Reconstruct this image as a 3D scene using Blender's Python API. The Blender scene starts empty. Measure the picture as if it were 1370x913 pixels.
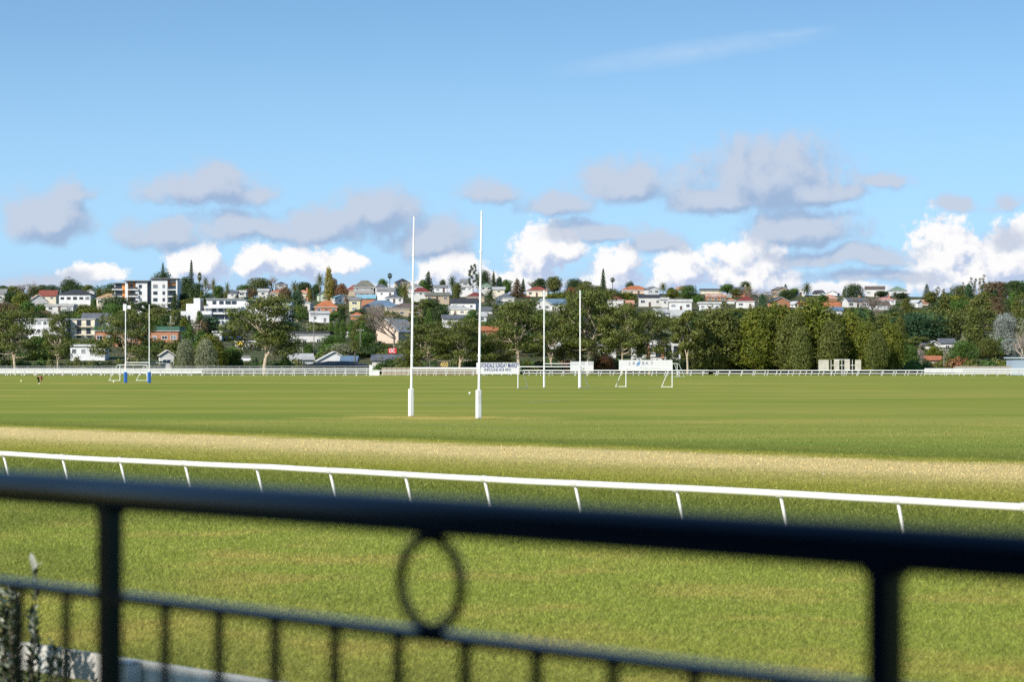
import bpy, math, random
import numpy as np
from mathutils import Vector, Matrix
scn = bpy.context.scene
R = math.radians
F = 3200.0            # focal length in photo pixels (photo is 1370 wide)
CAMH = 3.2            # camera height, metres
HY = 483.0            # horizon row
# ---------------------------------------------------------------- camera
cd = bpy.data.cameras.new('camera'); cam = bpy.data.objects.new('camera', cd)
scn.collection.objects.link(cam); scn.camera = cam
cam.location = (0, 0, CAMH); cam.rotation_euler = (R(90), 0, 0)
cd.sensor_width = 36; cd.lens = 36 * F / 1370; cd.shift_y = (HY - 456.5) / 1370
cd.clip_start = 0.1; cd.clip_end = 20000
cd.dof.use_dof = True; cd.dof.focus_distance = 300; cd.dof.aperture_fstop = 3.1
# ---------------------------------------------------------------- view
scn.view_settings.view_transform = 'Standard'; scn.view_settings.look = 'None'
scn.view_settings.gamma = 1; scn.view_settings.use_curve_mapping = False
scn.view_settings.exposure = 0.50
scn.cycles.max_bounces = 6; scn.cycles.transparent_max_bounces = 8
scn.cycles.use_denoising = False
# ---------------------------------------------------------------- sun
SUN_EL = R(32); SUN_DIR = Vector((-0.67, -0.742, 0)).normalized() * math.cos(SUN_EL) + Vector((0, 0, math.sin(SUN_EL)))
sl = bpy.data.lights.new('sun', 'SUN'); sl.energy = 4.4; sl.angle = R(0.5); sl.color = (1, 0.93, 0.82)
so = bpy.data.objects.new('sun', sl); scn.collection.objects.link(so)
so.rotation_euler = SUN_DIR.to_track_quat('Z', 'Y').to_euler(); so.location = (-60, -90, 120)
# ---------------------------------------------------------------- world: sky and clouds by direction
world = bpy.data.worlds.new('World'); scn.world = world; world.use_nodes = True
wt = world.node_tree; wt.nodes.clear()
def mk(nt, typ, **kw):
    n = nt.nodes.new(typ)
    for k, v in kw.items(): setattr(n, k, v)
    return n
def feed(nt, sock, v):
    if v is None: return
    if hasattr(v, 'is_output'): nt.links.new(v, sock)
    else: sock.default_value = v
def mth(nt, op, a, b=None, c=None, clamp=False):
    n = mk(nt, 'ShaderNodeMath', operation=op, use_clamp=clamp)
    feed(nt, n.inputs[0], a); feed(nt, n.inputs[1], b); feed(nt, n.inputs[2], c)
    return n.outputs[0]
def vmt(nt, op, a, b=None, c=None):
    n = mk(nt, 'ShaderNodeVectorMath', operation=op)
    feed(nt, n.inputs[0], a); feed(nt, n.inputs[1], b); feed(nt, n.inputs[2], c)
    return n.outputs['Value'] if op in ('LENGTH', 'DOT_PRODUCT', 'DISTANCE') else n.outputs['Vector']
def rng(nt, v, a, b, c=0.0, d=1.0, smooth=True):
    n = mk(nt, 'ShaderNodeMapRange', interpolation_type='SMOOTHSTEP' if smooth else 'LINEAR')
    feed(nt, n.inputs['Value'], v)
    for k, x in zip(('From Min', 'From Max', 'To Min', 'To Max'), (a, b, c, d)): n.inputs[k].default_value = x
    return n.outputs['Result']
def mixc(nt, f, a, b, mode='MIX'):
    n = mk(nt, 'ShaderNodeMix', data_type='RGBA', blend_type=mode)
    feed(nt, n.inputs[0], f)
    feed(nt, n.inputs[6], a if hasattr(a, 'is_output') else (*a[:3], 1))
    feed(nt, n.inputs[7], b if hasattr(b, 'is_output') else (*b[:3], 1))
    return n.outputs[2]
def noise(nt, vec, scale, detail=4, rough=0.5, dist=0.0):
    n = mk(nt, 'ShaderNodeTexNoise')
    feed(nt, n.inputs['Vector'], vec)
    n.inputs['Scale'].default_value = scale; n.inputs['Detail'].default_value = detail
    n.inputs['Roughness'].default_value = rough; n.inputs['Distortion'].default_value = dist
    return n.outputs['Fac'], n.outputs['Color']
def lin(c):
    return tuple(((x / 255) / 12.92 if x / 255 <= 0.04045 else ((x / 255 + 0.055) / 1.055) ** 2.4) for x in c)

tc = mk(wt, 'ShaderNodeTexCoord'); dirv = tc.outputs['Generated']
sp = mk(wt, 'ShaderNodeSeparateXYZ'); wt.links.new(dirv, sp.inputs[0])
dx, dy, dz = sp.outputs
# the low sky is read from somewhat higher up, for a clear winter blue down to the hill
cb = mk(wt, 'ShaderNodeCombineXYZ'); feed(wt, cb.inputs[0], dx); feed(wt, cb.inputs[1], dy)
feed(wt, cb.inputs[2], mth(wt, 'ADD', mth(wt, 'MULTIPLY', dz, 2.4), 0.13))
sky = mk(wt, 'ShaderNodeTexSky', sky_type='NISHITA'); sky.sun_disc = False
sky.sun_elevation = SUN_EL; sky.sun_rotation = math.atan2(SUN_DIR.x, SUN_DIR.y) % (2 * math.pi)
sky.air_density = 1.0; sky.dust_density = 0.35; sky.ozone_density = 2.2; sky.altitude = 0
feed(wt, sky.inputs['Vector'], vmt(wt, 'NORMALIZE', cb.outputs[0]))
# direction -> flat sheet of sky ahead (x to the right, z up), valid in front, other noise behind
ay = mth(wt, 'MAXIMUM', mth(wt, 'ABSOLUTE', dy), 0.15)
q = mk(wt, 'ShaderNodeCombineXYZ')
feed(wt, q.inputs[0], mth(wt, 'DIVIDE', dx, ay)); feed(wt, q.inputs[1], mth(wt, 'MULTIPLY', mth(wt, 'LESS_THAN', dy, 0.0), 3.0))
feed(wt, q.inputs[2], mth(wt, 'DIVIDE', dz, ay)); q = q.outputs[0]
_, wcol = noise(wt, q, 34, 5, 0.55)
warp = vmt(wt, 'MULTIPLY', vmt(wt, 'SUBTRACT', wcol, (0.5, 0.5, 0.5)), (0.020, 0.0, 0.014))
qw = vmt(wt, 'ADD', q, warp)
def blobs(lst, flat, at):
    acc = None
    for (px, py, rx, ry, *st) in lst:
        st = st[0] if st else 1.0
        ix, iz = F / rx, F / ry
        cx, cz = (px - 685) / F, (HY - py) / F
        v = vmt(wt, 'MULTIPLY_ADD', at, (ix, 1.0, iz), (-cx * ix, 0.0, -cz * iz))
        v = vmt(wt, 'MAXIMUM', v, vmt(wt, 'MULTIPLY', v, (-1.0, -1.0, -flat)))
        f = mth(wt, 'MULTIPLY_ADD', vmt(wt, 'LENGTH', v), -st, st)
        acc = f if acc is None else mth(wt, 'SMOOTH_MAX', acc, f, 0.3)
    return acc
GREY = [(62,300,72,52),(100,262,50,20,.5),(275,258,105,42),(350,256,40,16,.6),(225,318,75,34,.85),(330,308,80,36),(430,310,90,42),(505,290,75,52),
        (575,322,75,40,.9),(660,264,55,26,.7),(745,280,62,24,.85),(845,250,75,42),(800,312,92,26),(870,328,60,30,.9),(1030,244,125,70),
        (960,272,85,34),(1095,262,70,32),(1182,246,42,20,.7),(1268,276,34,18,.85),(1075,312,100,42),(1125,345,140,18,.8),
        (1350,274,30,16,.5),(1340,318,46,24,.6),(60,384,110,16,.7),(1180,368,120,14,.7)]
WHITE = [(257,352,46,32),(385,356,80,34),(340,352,38,28),(455,352,40,18),(604,360,46,40),(716,350,50,58),(752,336,40,30),(818,366,56,40),(900,368,48,38),(700,380,70,22),(1120,386,70,16),
         (1005,368,86,56),(985,345,36,26),(1265,338,58,62),(1290,374,110,36),(1345,350,60,62),(1368,312,26,32),(130,370,60,16),(545,388,90,18),(660,378,80,22)]
def cloud(lst, flat, off, scale, amp, rough, det):
    p = q if off is None else vmt(wt, 'ADD', q, off)
    pw = qw if off is None else vmt(wt, 'ADD', qw, off)
    a, _ = noise(wt, p, scale, det, rough)
    b, _ = noise(wt, p, scale * 0.38, 3, 0.5)
    t = mth(wt, 'MULTIPLY_ADD', mth(wt, 'SUBTRACT', a, 0.5), amp, blobs(lst, flat, pw))
    return mth(wt, 'MULTIPLY_ADD', mth(wt, 'SUBTRACT', b, 0.5), amp * 0.6, t)
LD = (-0.0040, 0.0, 0.0062)
tg = cloud(GREY, 1.6, None, 78, 1.25, 0.62, 8); tg2 = cloud(GREY, 1.6, LD, 78, 1.25, 0.58, 5)
tw = cloud(WHITE, 1.15, None, 115, 1.75, 0.66, 9); tw2 = cloud(WHITE, 1.15, LD, 115, 1.75, 0.60, 5)
dg = rng(wt, tg, -0.12, 0.48); dw = rng(wt, tw, 0.0, 0.36)
lg = rng(wt, mth(wt, 'SUBTRACT', tg, tg2), -0.34, 0.34); lw = rng(wt, mth(wt, 'SUBTRACT', tw, tw2), -0.34, 0.34)
n2, _ = noise(wt, q, 110, 5, 0.6)
# soft low band of distant cloud near the hill
zq = mk(wt, 'ShaderNodeSeparateXYZ'); wt.links.new(q, zq.inputs[0]); qz = zq.outputs[2]
nb, _ = noise(wt, vmt(wt, 'MULTIPLY', q, (9.0, 1.0, 26.0)), 1.6, 5, 0.55)
band = mth(wt, 'MULTIPLY', rng(wt, qz, 0.050, 0.026), rng(wt, nb, 0.30, 0.62, 0.35, 0.9))
SKYS = 0.125
skc = mixc(wt, 1.0, sky.outputs[0], (SKYS * 1.12, SKYS * 1.34, SKYS * 1.28), 'MULTIPLY')
CE = 0.732
def cl(*c): return tuple(x * CE for x in lin(c))
skc = mixc(wt, rng(wt, dz, 0.16, 0.02, 0.0, 0.75), skc, cl(178, 217, 243))
c = mixc(wt, mth(wt, 'MULTIPLY', band, 0.8), skc, cl(176, 199, 228))
ng = mixc(wt, lw, cl(184, 200, 228), cl(251, 250, 250))
ng = mixc(wt, rng(wt, tw, 0.30, 0.05, 0.0, 0.45), ng, cl(214, 224, 240))
ng = mixc(wt, rng(wt, qz, 0.034, 0.024, 0, 0.6), ng, cl(192, 206, 231))
c = mixc(wt, dw, c, ng)
gc = mixc(wt, lg, cl(156, 178, 210), cl(197, 206, 223))
gc = mixc(wt, rng(wt, tg, 0.35, -0.05, 0.0, 0.5), gc, cl(176, 200, 230))
c = mixc(wt, mth(wt, 'MULTIPLY', dg, 0.90), c, gc)
# thin streak of high cloud
def streak(px, py, rx, ry, ang):
    rot = mk(wt, 'ShaderNodeVectorRotate', rotation_type='Y_AXIS'); feed(wt, rot.inputs['Vector'], vmt(wt, 'SUBTRACT', qw2, ((px - 685) / F, 0, (HY - py) / F)))
    rot.inputs['Angle'].default_value = ang
    v = vmt(wt, 'MULTIPLY', rot.outputs[0], (F / rx, 1, F / ry)); return mth(wt, 'SUBTRACT', 1.0, vmt(wt, 'LENGTH', v), clamp=True)
qw2 = vmt(wt, 'ADD', q, vmt(wt, 'MULTIPLY', warp, (0.5, 0, 0.25)))
st1 = mth(wt, 'MAXIMUM', streak(925, 68, 215, 19, R(8.2)), mth(wt, 'MULTIPLY', streak(1050, 46, 75, 8, R(7)), 0.9))
st1 = mth(wt, 'MULTIPLY', st1, rng(wt, n2, 0.2, 0.7, 0.4, 0.8))
c = mixc(wt, mth(wt, 'MULTIPLY', st1, 0.7), c, cl(190, 215, 242))
bg = mk(wt, 'ShaderNodeBackground'); feed(wt, bg.inputs[0], c); bg.inputs[1].default_value = 1.0
wo = mk(wt, 'ShaderNodeOutputWorld'); wt.links.new(bg.outputs[0], wo.inputs[0])
# ================================================================ helpers
def P(px, py, D):
    return Vector(((px - 685) / F * D, D, CAMH + (HY - py) / F * D))
def G(px, py, z=0.0):                      # point of the flat ground under a pixel
    D = (CAMH - z) * F / (py - HY); return Vector(((px - 685) / F * D, D, z))
def zrow(D): return HY - (D - 600.0) * 0.148   # row of the hillside at distance D
def terrain(x, y):
    if y <= 600: return 0.0
    yy = min(y, 1190.0)
    z = max(0.0, CAMH + yy * (HY - zrow(yy)) / F - 3.2 * max(0.0, 1 - (yy - 600) / 60))
    z += 1.5 * math.sin(x / 90.0 + 1) * min(1, (yy - 600) / 200)
    if y > 1190: z -= (y - 1190) * 0.02
    if y > 2500: z = min(z, max(z, -5))
    return z
def Dof(px, py):                           # distance where the ray through a pixel meets the hillside
    if py > 499: return CAMH * F / (py - HY)
    lo = 560.0
    D = 600.0
    while D < 1185:
        p = P(px, py, D)
        if p.z <= terrain(p.x, D): return D
        D += 2
    return 1185.0
MAT = {}
def principled(name, col, rough=0.7, spec=0.3, metal=0.0, var=0.0, vscale=1.0, bump=0.0, bscale=30.0, col2=None, coord='Object'):
    if name in MAT: return MAT[name]
    m = bpy.data.materials.new(name); m.use_nodes = True; nt = m.node_tree
    b = nt.nodes['Principled BSDF']; b.inputs['Roughness'].default_value = rough
    b.inputs['Specular IOR Level'].default_value = spec; b.inputs['Metallic'].default_value = metal
    t = mk(nt, 'ShaderNodeTexCoord').outputs[coord]
    if var or col2:
        f, _ = noise(nt, t, vscale, 5, 0.6)
        c2 = col2 or tuple(x * (1 - var) for x in col)
        feed(nt, b.inputs['Base Color'], mixc(nt, rng(nt, f, 0.38, 0.66), col, c2))
    else: b.inputs['Base Color'].default_value = (*col, 1)
    if bump:
        f, _ = noise(nt, t, bscale, 4, 0.6); bn = mk(nt, 'ShaderNodeBump'); bn.inputs['Strength'].default_value = bump
        bn.inputs['Distance'].default_value = 0.02
        feed(nt, bn.inputs['Height'], f); nt.links.new(bn.outputs[0], b.inputs['Normal'])
    MAT[name] = m; return m
def foliage(name, c1, c2, c3=None, trans=0.13, scale=0.35):
    if name in MAT: return MAT[name]
    m = bpy.data.materials.new(name); m.use_nodes = True; nt = m.node_tree
    b = nt.nodes['Principled BSDF']; b.inputs['Roughness'].default_value = 0.55; b.inputs['Specular IOR Level'].default_value = 0.25
    t = mk(nt, 'ShaderNodeTexCoord').outputs['Object']
    f, _ = noise(nt, t, scale, 4, 0.65)
    g = mk(nt, 'ShaderNodeNewGeometry')
    c = mixc(nt, rng(nt, f, 0.38, 0.62), c1, c2)
    if c3: c = mixc(nt, rng(nt, g.outputs['Random Per Island'], 0.72, 0.95), c, c3)
    hs = mk(nt, 'ShaderNodeHueSaturation'); feed(nt, hs.inputs['Color'], c)
    feed(nt, hs.inputs['Value'], rng(nt, g.outputs['Random Per Island'], 0, 1, 0.82, 1.22, False))
    feed(nt, b.inputs['Base Color'], hs.outputs[0])
    tr = mk(nt, 'ShaderNodeBsdfTranslucent'); feed(nt, tr.inputs[0], hs.outputs[0])
    mx = mk(nt, 'ShaderNodeMixShader'); mx.inputs[0].default_value = trans
    nt.links.new(b.outputs[0], mx.inputs[1]); nt.links.new(tr.outputs[0], mx.inputs[2])
    nt.links.new(mx.outputs[0], nt.nodes['Material Output'].inputs[0])
    MAT[name] = m; return m
class MB:
    def __init__(s): s.v = []; s.f = []; s.mi = []
    def box(s, c, d, rz=0.0, mi=0, top=1.0):
        k = len(s.v); ca, sa = math.cos(rz), math.sin(rz)
        for z in (-.5, .5):
            q = top if z > 0 else 1.0
            for x, y in ((-.5, -.5), (.5, -.5), (.5, .5), (-.5, .5)):
                X, Y = x * d[0] * q, y * d[1] * q
                s.v.append((c[0] + X * ca - Y * sa, c[1] + X * sa + Y * ca, c[2] + z * d[2]))
        for q in ((3, 2, 1, 0), (4, 5, 6, 7), (0, 1, 5, 4), (1, 2, 6, 5), (2, 3, 7, 6), (3, 0, 4, 7)):
            s.f.append(tuple(k + i for i in q)); s.mi.append(mi)
        return s
    def tube(s, pts, rad, n=8, mi=0, cap=True, up=None, ry=None):
        pts = [Vector(p) for p in pts]; rad = rad if isinstance(rad, (list, tuple)) else [rad] * len(pts)
        k = len(s.v)
        for i, p in enumerate(pts):
            t = (pts[min(i + 1, len(pts) - 1)] - pts[max(i - 1, 0)]).normalized()
            a = Vector(up) if up else (Vector((0, 0, 1)) if abs(t.z) < 0.9 else Vector((1, 0, 0)))
            u = t.cross(a).normalized(); w = u.cross(t).normalized()
            for j in range(n):
                an = 2 * math.pi * (j + 0.5) / n
                s.v.append(tuple(p + u * math.cos(an) * rad[i] + w * math.sin(an) * (rad[i] if ry is None else ry)))
        for i in range(len(pts) - 1):
            for j in range(n):
                a = k + i * n + j; b = k + i * n + (j + 1) % n
                s.f.append((a, b, b + n, a + n)); s.mi.append(mi)
        if cap:
            s.f.append(tuple(k + j for j in reversed(range(n)))); s.mi.append(mi)
            e = k + (len(pts) - 1) * n; s.f.append(tuple(e + j for j in range(n))); s.mi.append(mi)
        return s
    def poly(s, pts, faces, mi=0):
        k = len(s.v); s.v += [tuple(p) for p in pts]
        for f in faces: s.f.append(tuple(k + i for i in f)); s.mi.append(mi)
        return s
    def mesh(s, name, mats, smooth=False):
        me = bpy.data.meshes.new(name); me.from_pydata(s.v, [], s.f)
        for m in (mats if isinstance(mats, (list, tuple)) else [mats]): me.materials.append(m)
        me.polygons.foreach_set('material_index', s.mi)
        if smooth: me.polygons.foreach_set('use_smooth', [True] * len(s.f))
        me.update(); return me
    def build(s, name, mats, parent=None, loc=None, smooth=False):
        return link(name, s.mesh(name, mats, smooth), parent, loc)
def link(name, me, parent=None, loc=None):
    o = bpy.data.objects.new(name, me); scn.collection.objects.link(o)
    if parent is not None: o.parent = parent
    if loc is not None: o.location = loc
    return o
def thing(name, label, cat, loc=(0, 0, 0), rz=0.0, group=None):
    o = link(name, None); o.location = loc; o.rotation_euler.z = rz; o.empty_display_size = 0.2
    return tag(o, label, cat, group)
def tag(o, label, cat, group=None):
    o['label'] = label; o['category'] = cat
    if group: o['group'] = group
    return o
def struct(o): o['kind'] = 'structure'; return o
def fastmesh(name, V, nper, mats, attr=None):
    V = np.asarray(V, dtype=np.float32).reshape(-1, 3); n = len(V) // nper
    me = bpy.data.meshes.new(name); me.vertices.add(len(V)); me.vertices.foreach_set('co', V.ravel())
    me.loops.add(len(V)); me.loops.foreach_set('vertex_index', np.arange(len(V), dtype=np.int32))
    me.polygons.add(n); me.polygons.foreach_set('loop_start', np.arange(n, dtype=np.int32) * nper)
    me.polygons.foreach_set('loop_total', np.full(n, nper, dtype=np.int32))
    for m in (mats if isinstance(mats, (list, tuple)) else [mats]): me.materials.append(m)
    if attr is not None:
        a = me.attributes.new('rnd', 'FLOAT', 'POINT'); a.data.foreach_set('value', np.asarray(attr, dtype=np.float32))
    me.update(calc_edges=True); return me
FONT = {}
def text_mesh(s, size, mat, extrude=0.004, bold=0.0):
    cu = bpy.data.curves.new('lettering', 'FONT'); cu.body = s; cu.size = size; cu.extrude = extrude
    cu.align_x = 'CENTER'; cu.align_y = 'CENTER'; cu.offset = bold; cu.resolution_u = 3
    o = bpy.data.objects.new('lettering', cu); scn.collection.objects.link(o)
    bpy.context.view_layer.update()
    me = bpy.data.meshes.new_from_object(o.evaluated_get(bpy.context.evaluated_depsgraph_get()))
    bpy.data.objects.remove(o); me.materials.clear(); me.materials.append(mat); return me
def copy_tree(o, parent=None):
    c = o.copy(); scn.collection.objects.link(c); c.parent = parent
    for ch in o.children: copy_tree(ch, c)
    return c
NV = Vector((0.719, 0.695, 0)).normalized(); UV = Vector((-NV.y, NV.x, 0))   # across and along the straight
def on_s(px, s):                       # where the sight line of a column meets the line s = const
    k = (px - 685) / F; Y = s / (NV.x * k + NV.y); return Vector((k * Y, Y, 0))
# ================================================================ ground
def grass_color(nt):
    g = mk(nt, 'ShaderNodeNewGeometry').outputs['Position']
    s = vmt(nt, 'DOT_PRODUCT', g, tuple(NV))
    nA, _ = noise(nt, vmt(nt, 'MULTIPLY', g, (1, 1, 0)), 0.35, 5, 0.6)
    nB, _ = noise(nt, vmt(nt, 'MULTIPLY', g, (1, 1, 0)), 0.045, 4, 0.55)
    nC, _ = noise(nt, vmt(nt, 'MULTIPLY', g, (0.014, 0.062, 0)), 1.0, 5, 0.62)
    nD, _ = noise(nt, vmt(nt, 'MULTIPLY', g, (1, 1, 0)), 3.0, 4, 0.7)
    nE, _ = noise(nt, vmt(nt, 'MULTIPLY', g, (0.045, 0.11, 0)), 1.0, 6, 0.7)
    sj = mth(nt, 'MULTIPLY_ADD', mth(nt, 'SUBTRACT', nA, 0.5), 5.0, s)
    sj = mth(nt, 'MULTIPLY_ADD', mth(nt, 'SUBTRACT', nD, 0.5), 2.5, sj)
    cr = mk(nt, 'ShaderNodeValToRGB'); feed(nt, cr.inputs[0], mth(nt, 'DIVIDE', sj, 100.0))
    gr, gr2, ol, st, dk = GR['lawn'], GR['field'], GR['olive'], GR['straw'], GR['dark']
    hd = tuple(a * .55 + b * .45 for a, b in zip(GR['dry'], gr)); stops = [(0.0, GR['dry']), (0.12, hd), (0.215, gr), (0.30, gr), (0.345, dk), (0.40, dk), (0.475, ol), (0.52, tuple((a * 2 + b) / 3 for a, b in zip(ol, st))),
             (0.56, st), (0.61, st), (0.635, ol), (0.66, dk), (0.74, gr2), (0.99, gr2)]
    el = cr.color_ramp.elements
    while len(el) < len(stops): el.new(0.5)
    for e, (p, c) in zip(el, stops): e.position = p; e.color = (*c, 1)
    c = cr.outputs[0]
    near = rng(nt, s, 26, 32, 1, 0); far = rng(nt, s, 66, 74)
    c = mixc(nt, mth(nt, 'MULTIPLY', near, rng(nt, nA, 0.46, 0.68, 0, 0.75)), c, GR['dry'])
    c = mixc(nt, mth(nt, 'MULTIPLY', near, rng(nt, nB, 0.53, 0.38, 0, 0.75)), c, GR['dark'])
    c = mixc(nt, mth(nt, 'MULTIPLY', far, rng(nt, nC, 0.48, 0.62, 0, 0.75)), c, GR['fieldb'])
    c = mixc(nt, mth(nt, 'MULTIPLY', far, rng(nt, nC, 0.48, 0.36, 0, 0.75)), c, GR['fieldd'])
    c = mixc(nt, mth(nt, 'MULTIPLY', far, rng(nt, nE, 0.55, 0.70, 0, 0.65)), c, GR['dry'])
    # worn mouth of the near goal posts
    for (cx, cy, rx, ry) in ((-4.5, 134, 9, 6.0), (2, 286, 10, 4), (30, 118, 9, 3), (-60, 330, 14, 5), (26, 330, 20, 4)):
        v = vmt(nt, 'MULTIPLY_ADD', g, (1 / rx, 1 / ry, 0), (-cx / rx, -cy / ry, 0))
        w = mth(nt, 'SUBTRACT', 1.0, vmt(nt, 'LENGTH', v), clamp=True)
        w = mth(nt, 'MULTIPLY', w, rng(nt, nA, 0.3, 0.6), clamp=True)
        c = mixc(nt, mth(nt, 'MULTIPLY', w, 2.2, clamp=True), c, GR['dry'])
    return c, nD
GR = dict(lawn=(0.262, 0.300, 0.055), field=(0.215, 0.245, 0.052), fieldb=(0.285, 0.275, 0.072), fieldd=(0.150, 0.205, 0.042),
          olive=(0.270, 0.265, 0.045), straw=(0.60, 0.475, 0.21), dark=(0.145, 0.175, 0.036), dry=(0.400, 0.330, 0.090))
def grass_mat(name, blade):
    m = bpy.data.materials.new(name); m.use_nodes = True; nt = m.node_tree; b = nt.nodes['Principled BSDF']
    b.inputs['Roughness'].default_value = 0.75 if not blade else 0.5; b.inputs['Specular IOR Level'].default_value = 0.15 if blade else 0.0
    c, nd = grass_color(nt)
    hs = mk(nt, 'ShaderNodeHueSaturation'); feed(nt, hs.inputs['Color'], c)
    if blade:
        r = mk(nt, 'ShaderNodeAttribute', attribute_name='rnd').outputs['Fac']
        g_ = mk(nt, 'ShaderNodeNewGeometry').outputs['Position']; t1_, _ = noise(nt, vmt(nt, 'MULTIPLY', g_, (1, 1, 0)), 7.0, 3, 0.6)
        feed(nt, hs.inputs['Value'], mth(nt, 'MULTIPLY', rng(nt, r, 0, 1, 0.72, 1.70, False), rng(nt, t1_, 0.3, 0.7, 0.68, 1.32, False)))
        cc = mixc(nt, rng(nt, r, 0.90, 1.0, 0, 0.7), hs.outputs[0], (0.42, 0.36, 0.17))
        feed(nt, b.inputs['Base Color'], cc)
        tr = mk(nt, 'ShaderNodeBsdfTranslucent'); feed(nt, tr.inputs[0], cc)
        mx = mk(nt, 'ShaderNodeMixShader'); mx.inputs[0].default_value = 0.35
        nt.links.new(b.outputs[0], mx.inputs[1]); nt.links.new(tr.outputs[0], mx.inputs[2]); nt.links.new(mx.outputs[0], nt.nodes['Material Output'].inputs[0])
    else:
        g = mk(nt, 'ShaderNodeNewGeometry').outputs['Position']
        f1, _ = noise(nt, g, 9.0, 6, 0.75); dist = rng(nt, vmt(nt, 'DOT_PRODUCT', g, (0.2, 1, 0)), 40, 150, 1.0, 0.12)
        feed(nt, hs.inputs['Value'], mth(nt, 'ADD', 1.0, mth(nt, 'MULTIPLY', dist, rng(nt, f1, 0.3, 0.7, -0.28, 0.22, False))))
        feed(nt, b.inputs['Base Color'], hs.outputs[0])
        f, _ = noise(nt, g, 14.0, 5, 0.8); bn = mk(nt, 'ShaderNodeBump'); feed(nt, bn.inputs['Strength'], mth(nt, 'MULTIPLY', mth(nt, 'SUBTRACT', dist, 0.12), 1.0)); bn.inputs['Distance'].default_value = 0.05
        feed(nt, bn.inputs['Height'], f); nt.links.new(bn.outputs[0], b.inputs['Normal'])
    return m
M_grass = grass_mat('turf', False)
xs = np.concatenate([[-6000, -3500, -2200, -1500, -1000], np.arange(-700, 701, 35), [1000, 1500, 2200, 3500, 6000]])
ys = np.concatenate([[-400, -100, 0, 50, 100, 200, 300, 400, 500, 552, 575, 600], np.arange(620, 1260, 20), [1400, 1700, 2500, 4000, 9000]])
V = [(float(x), float(y), terrain(x, y)) for y in ys for x in xs]; nx = len(xs)
def sheet(name, j0, j1, mat):
    f = [(j * nx + i, j * nx + i + 1, (j + 1) * nx + i + 1, (j + 1) * nx + i) for j in range(j0, j1) for i in range(nx - 1)]
    me = bpy.data.meshes.new(name); used = V[j0 * nx:(j1 + 1) * nx]
    me.from_pydata(used, [], [tuple(k - j0 * nx for k in q) for q in f]); me.materials.append(mat); me.update()
    return struct(link(name, me))
j552 = list(ys).index(552)
sheet('racecourse_grass', 0, j552, M_grass)
M_hill = principled('hillside_soil', (0.06, 0.075, 0.03), 0.9, 0.1, var=0.5, vscale=0.08, col2=(0.11, 0.10, 0.055), bump=0.6, bscale=0.5)
sheet('hillside', j552, len(ys) - 1, M_hill)
# real blades on the near straight, thinning out with distance
rs = np.random.RandomState(5)
NB = 520000
row = 556 + (930 - 556) * rs.rand(NB) ** 0.60
Dd = CAMH * F / (row - HY)
kx = (rs.rand(NB) * 1.5 - 0.75) * 1370 / F
X = kx * Dd; Y = Dd
sv = X * NV.x + Y * NV.y
keep = (sv > 11.4); X, Y, Dd, sv = X[keep], Y[keep], Dd[keep], sv[keep]; n = len(X)
clump = 0.5 + 0.5 * np.sin(X * 3.1 + np.sin(Y * 2.3) * 2) * np.sin(Y * 2.7 + np.sin(X * 1.9) * 2)
rough = 1 + 1.2 * np.exp(-((sv - 31) / 2.2) ** 2) + 0.8 * np.exp(-((sv - 43) / 3) ** 2)
hh = (0.022 + 0.022 * rs.rand(n) + 0.015 * clump) * rough * np.clip(Dd / 45, 1, 2.2) ** 0.5
ww = 0.0045 * np.clip(Dd / 24, 1, 4.0)
a = rs.rand(n) * 2 * np.pi; lean = 0.5 + 0.7 * rs.rand(n); la = rs.rand(n) * 2 * np.pi
bl = np.zeros((n, 3, 3), np.float32)
bl[:, 0] = np.stack([X - ww * np.cos(a), Y - ww * np.sin(a), np.full(n, -0.004)], 1)
bl[:, 1] = np.stack([X + ww * np.cos(a), Y + ww * np.sin(a), np.full(n, -0.004)], 1)
bl[:, 2] = np.stack([X + hh * lean * np.cos(la), Y + hh * lean * np.sin(la), hh], 1)
rnd = np.repeat(rs.rand(n), 3)
me = fastmesh('lawn_blades', bl, 3, grass_mat('grass_blades', True), rnd)
o = link('lawn_grass', me); o['kind'] = 'stuff'; o['label'] = 'short mown grass blades of the near racing straight'; o['category'] = 'grass'
# faint painted pitch lines
M_line = principled('worn_line_paint', (0.42, 0.42, 0.30), 0.9, 0.1, var=0.5, vscale=0.6, col2=(0.20, 0.23, 0.07))
def line_strip(p, q, w):
    d = (q - p).normalized(); nn = Vector((-d.y, d.x, 0)) * w / 2; z = Vector((0, 0, 0.012))
    struct(MB().poly([p - nn + z, q - nn + z, q + nn + z, p + nn + z], [(0, 1, 2, 3)]).build('pitch_line', M_line))
line_strip(G(690, 519.6), G(905, 518.2), 1.0); line_strip(G(120, 512.8), G(215, 513.4), 1.2)
line_strip(G(538, 567.5), G(740, 574.5), 0.12); line_strip(G(560, 540.5), G(655, 540), 0.5); line_strip(G(700, 539), G(760, 537), 0.5)

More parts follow.
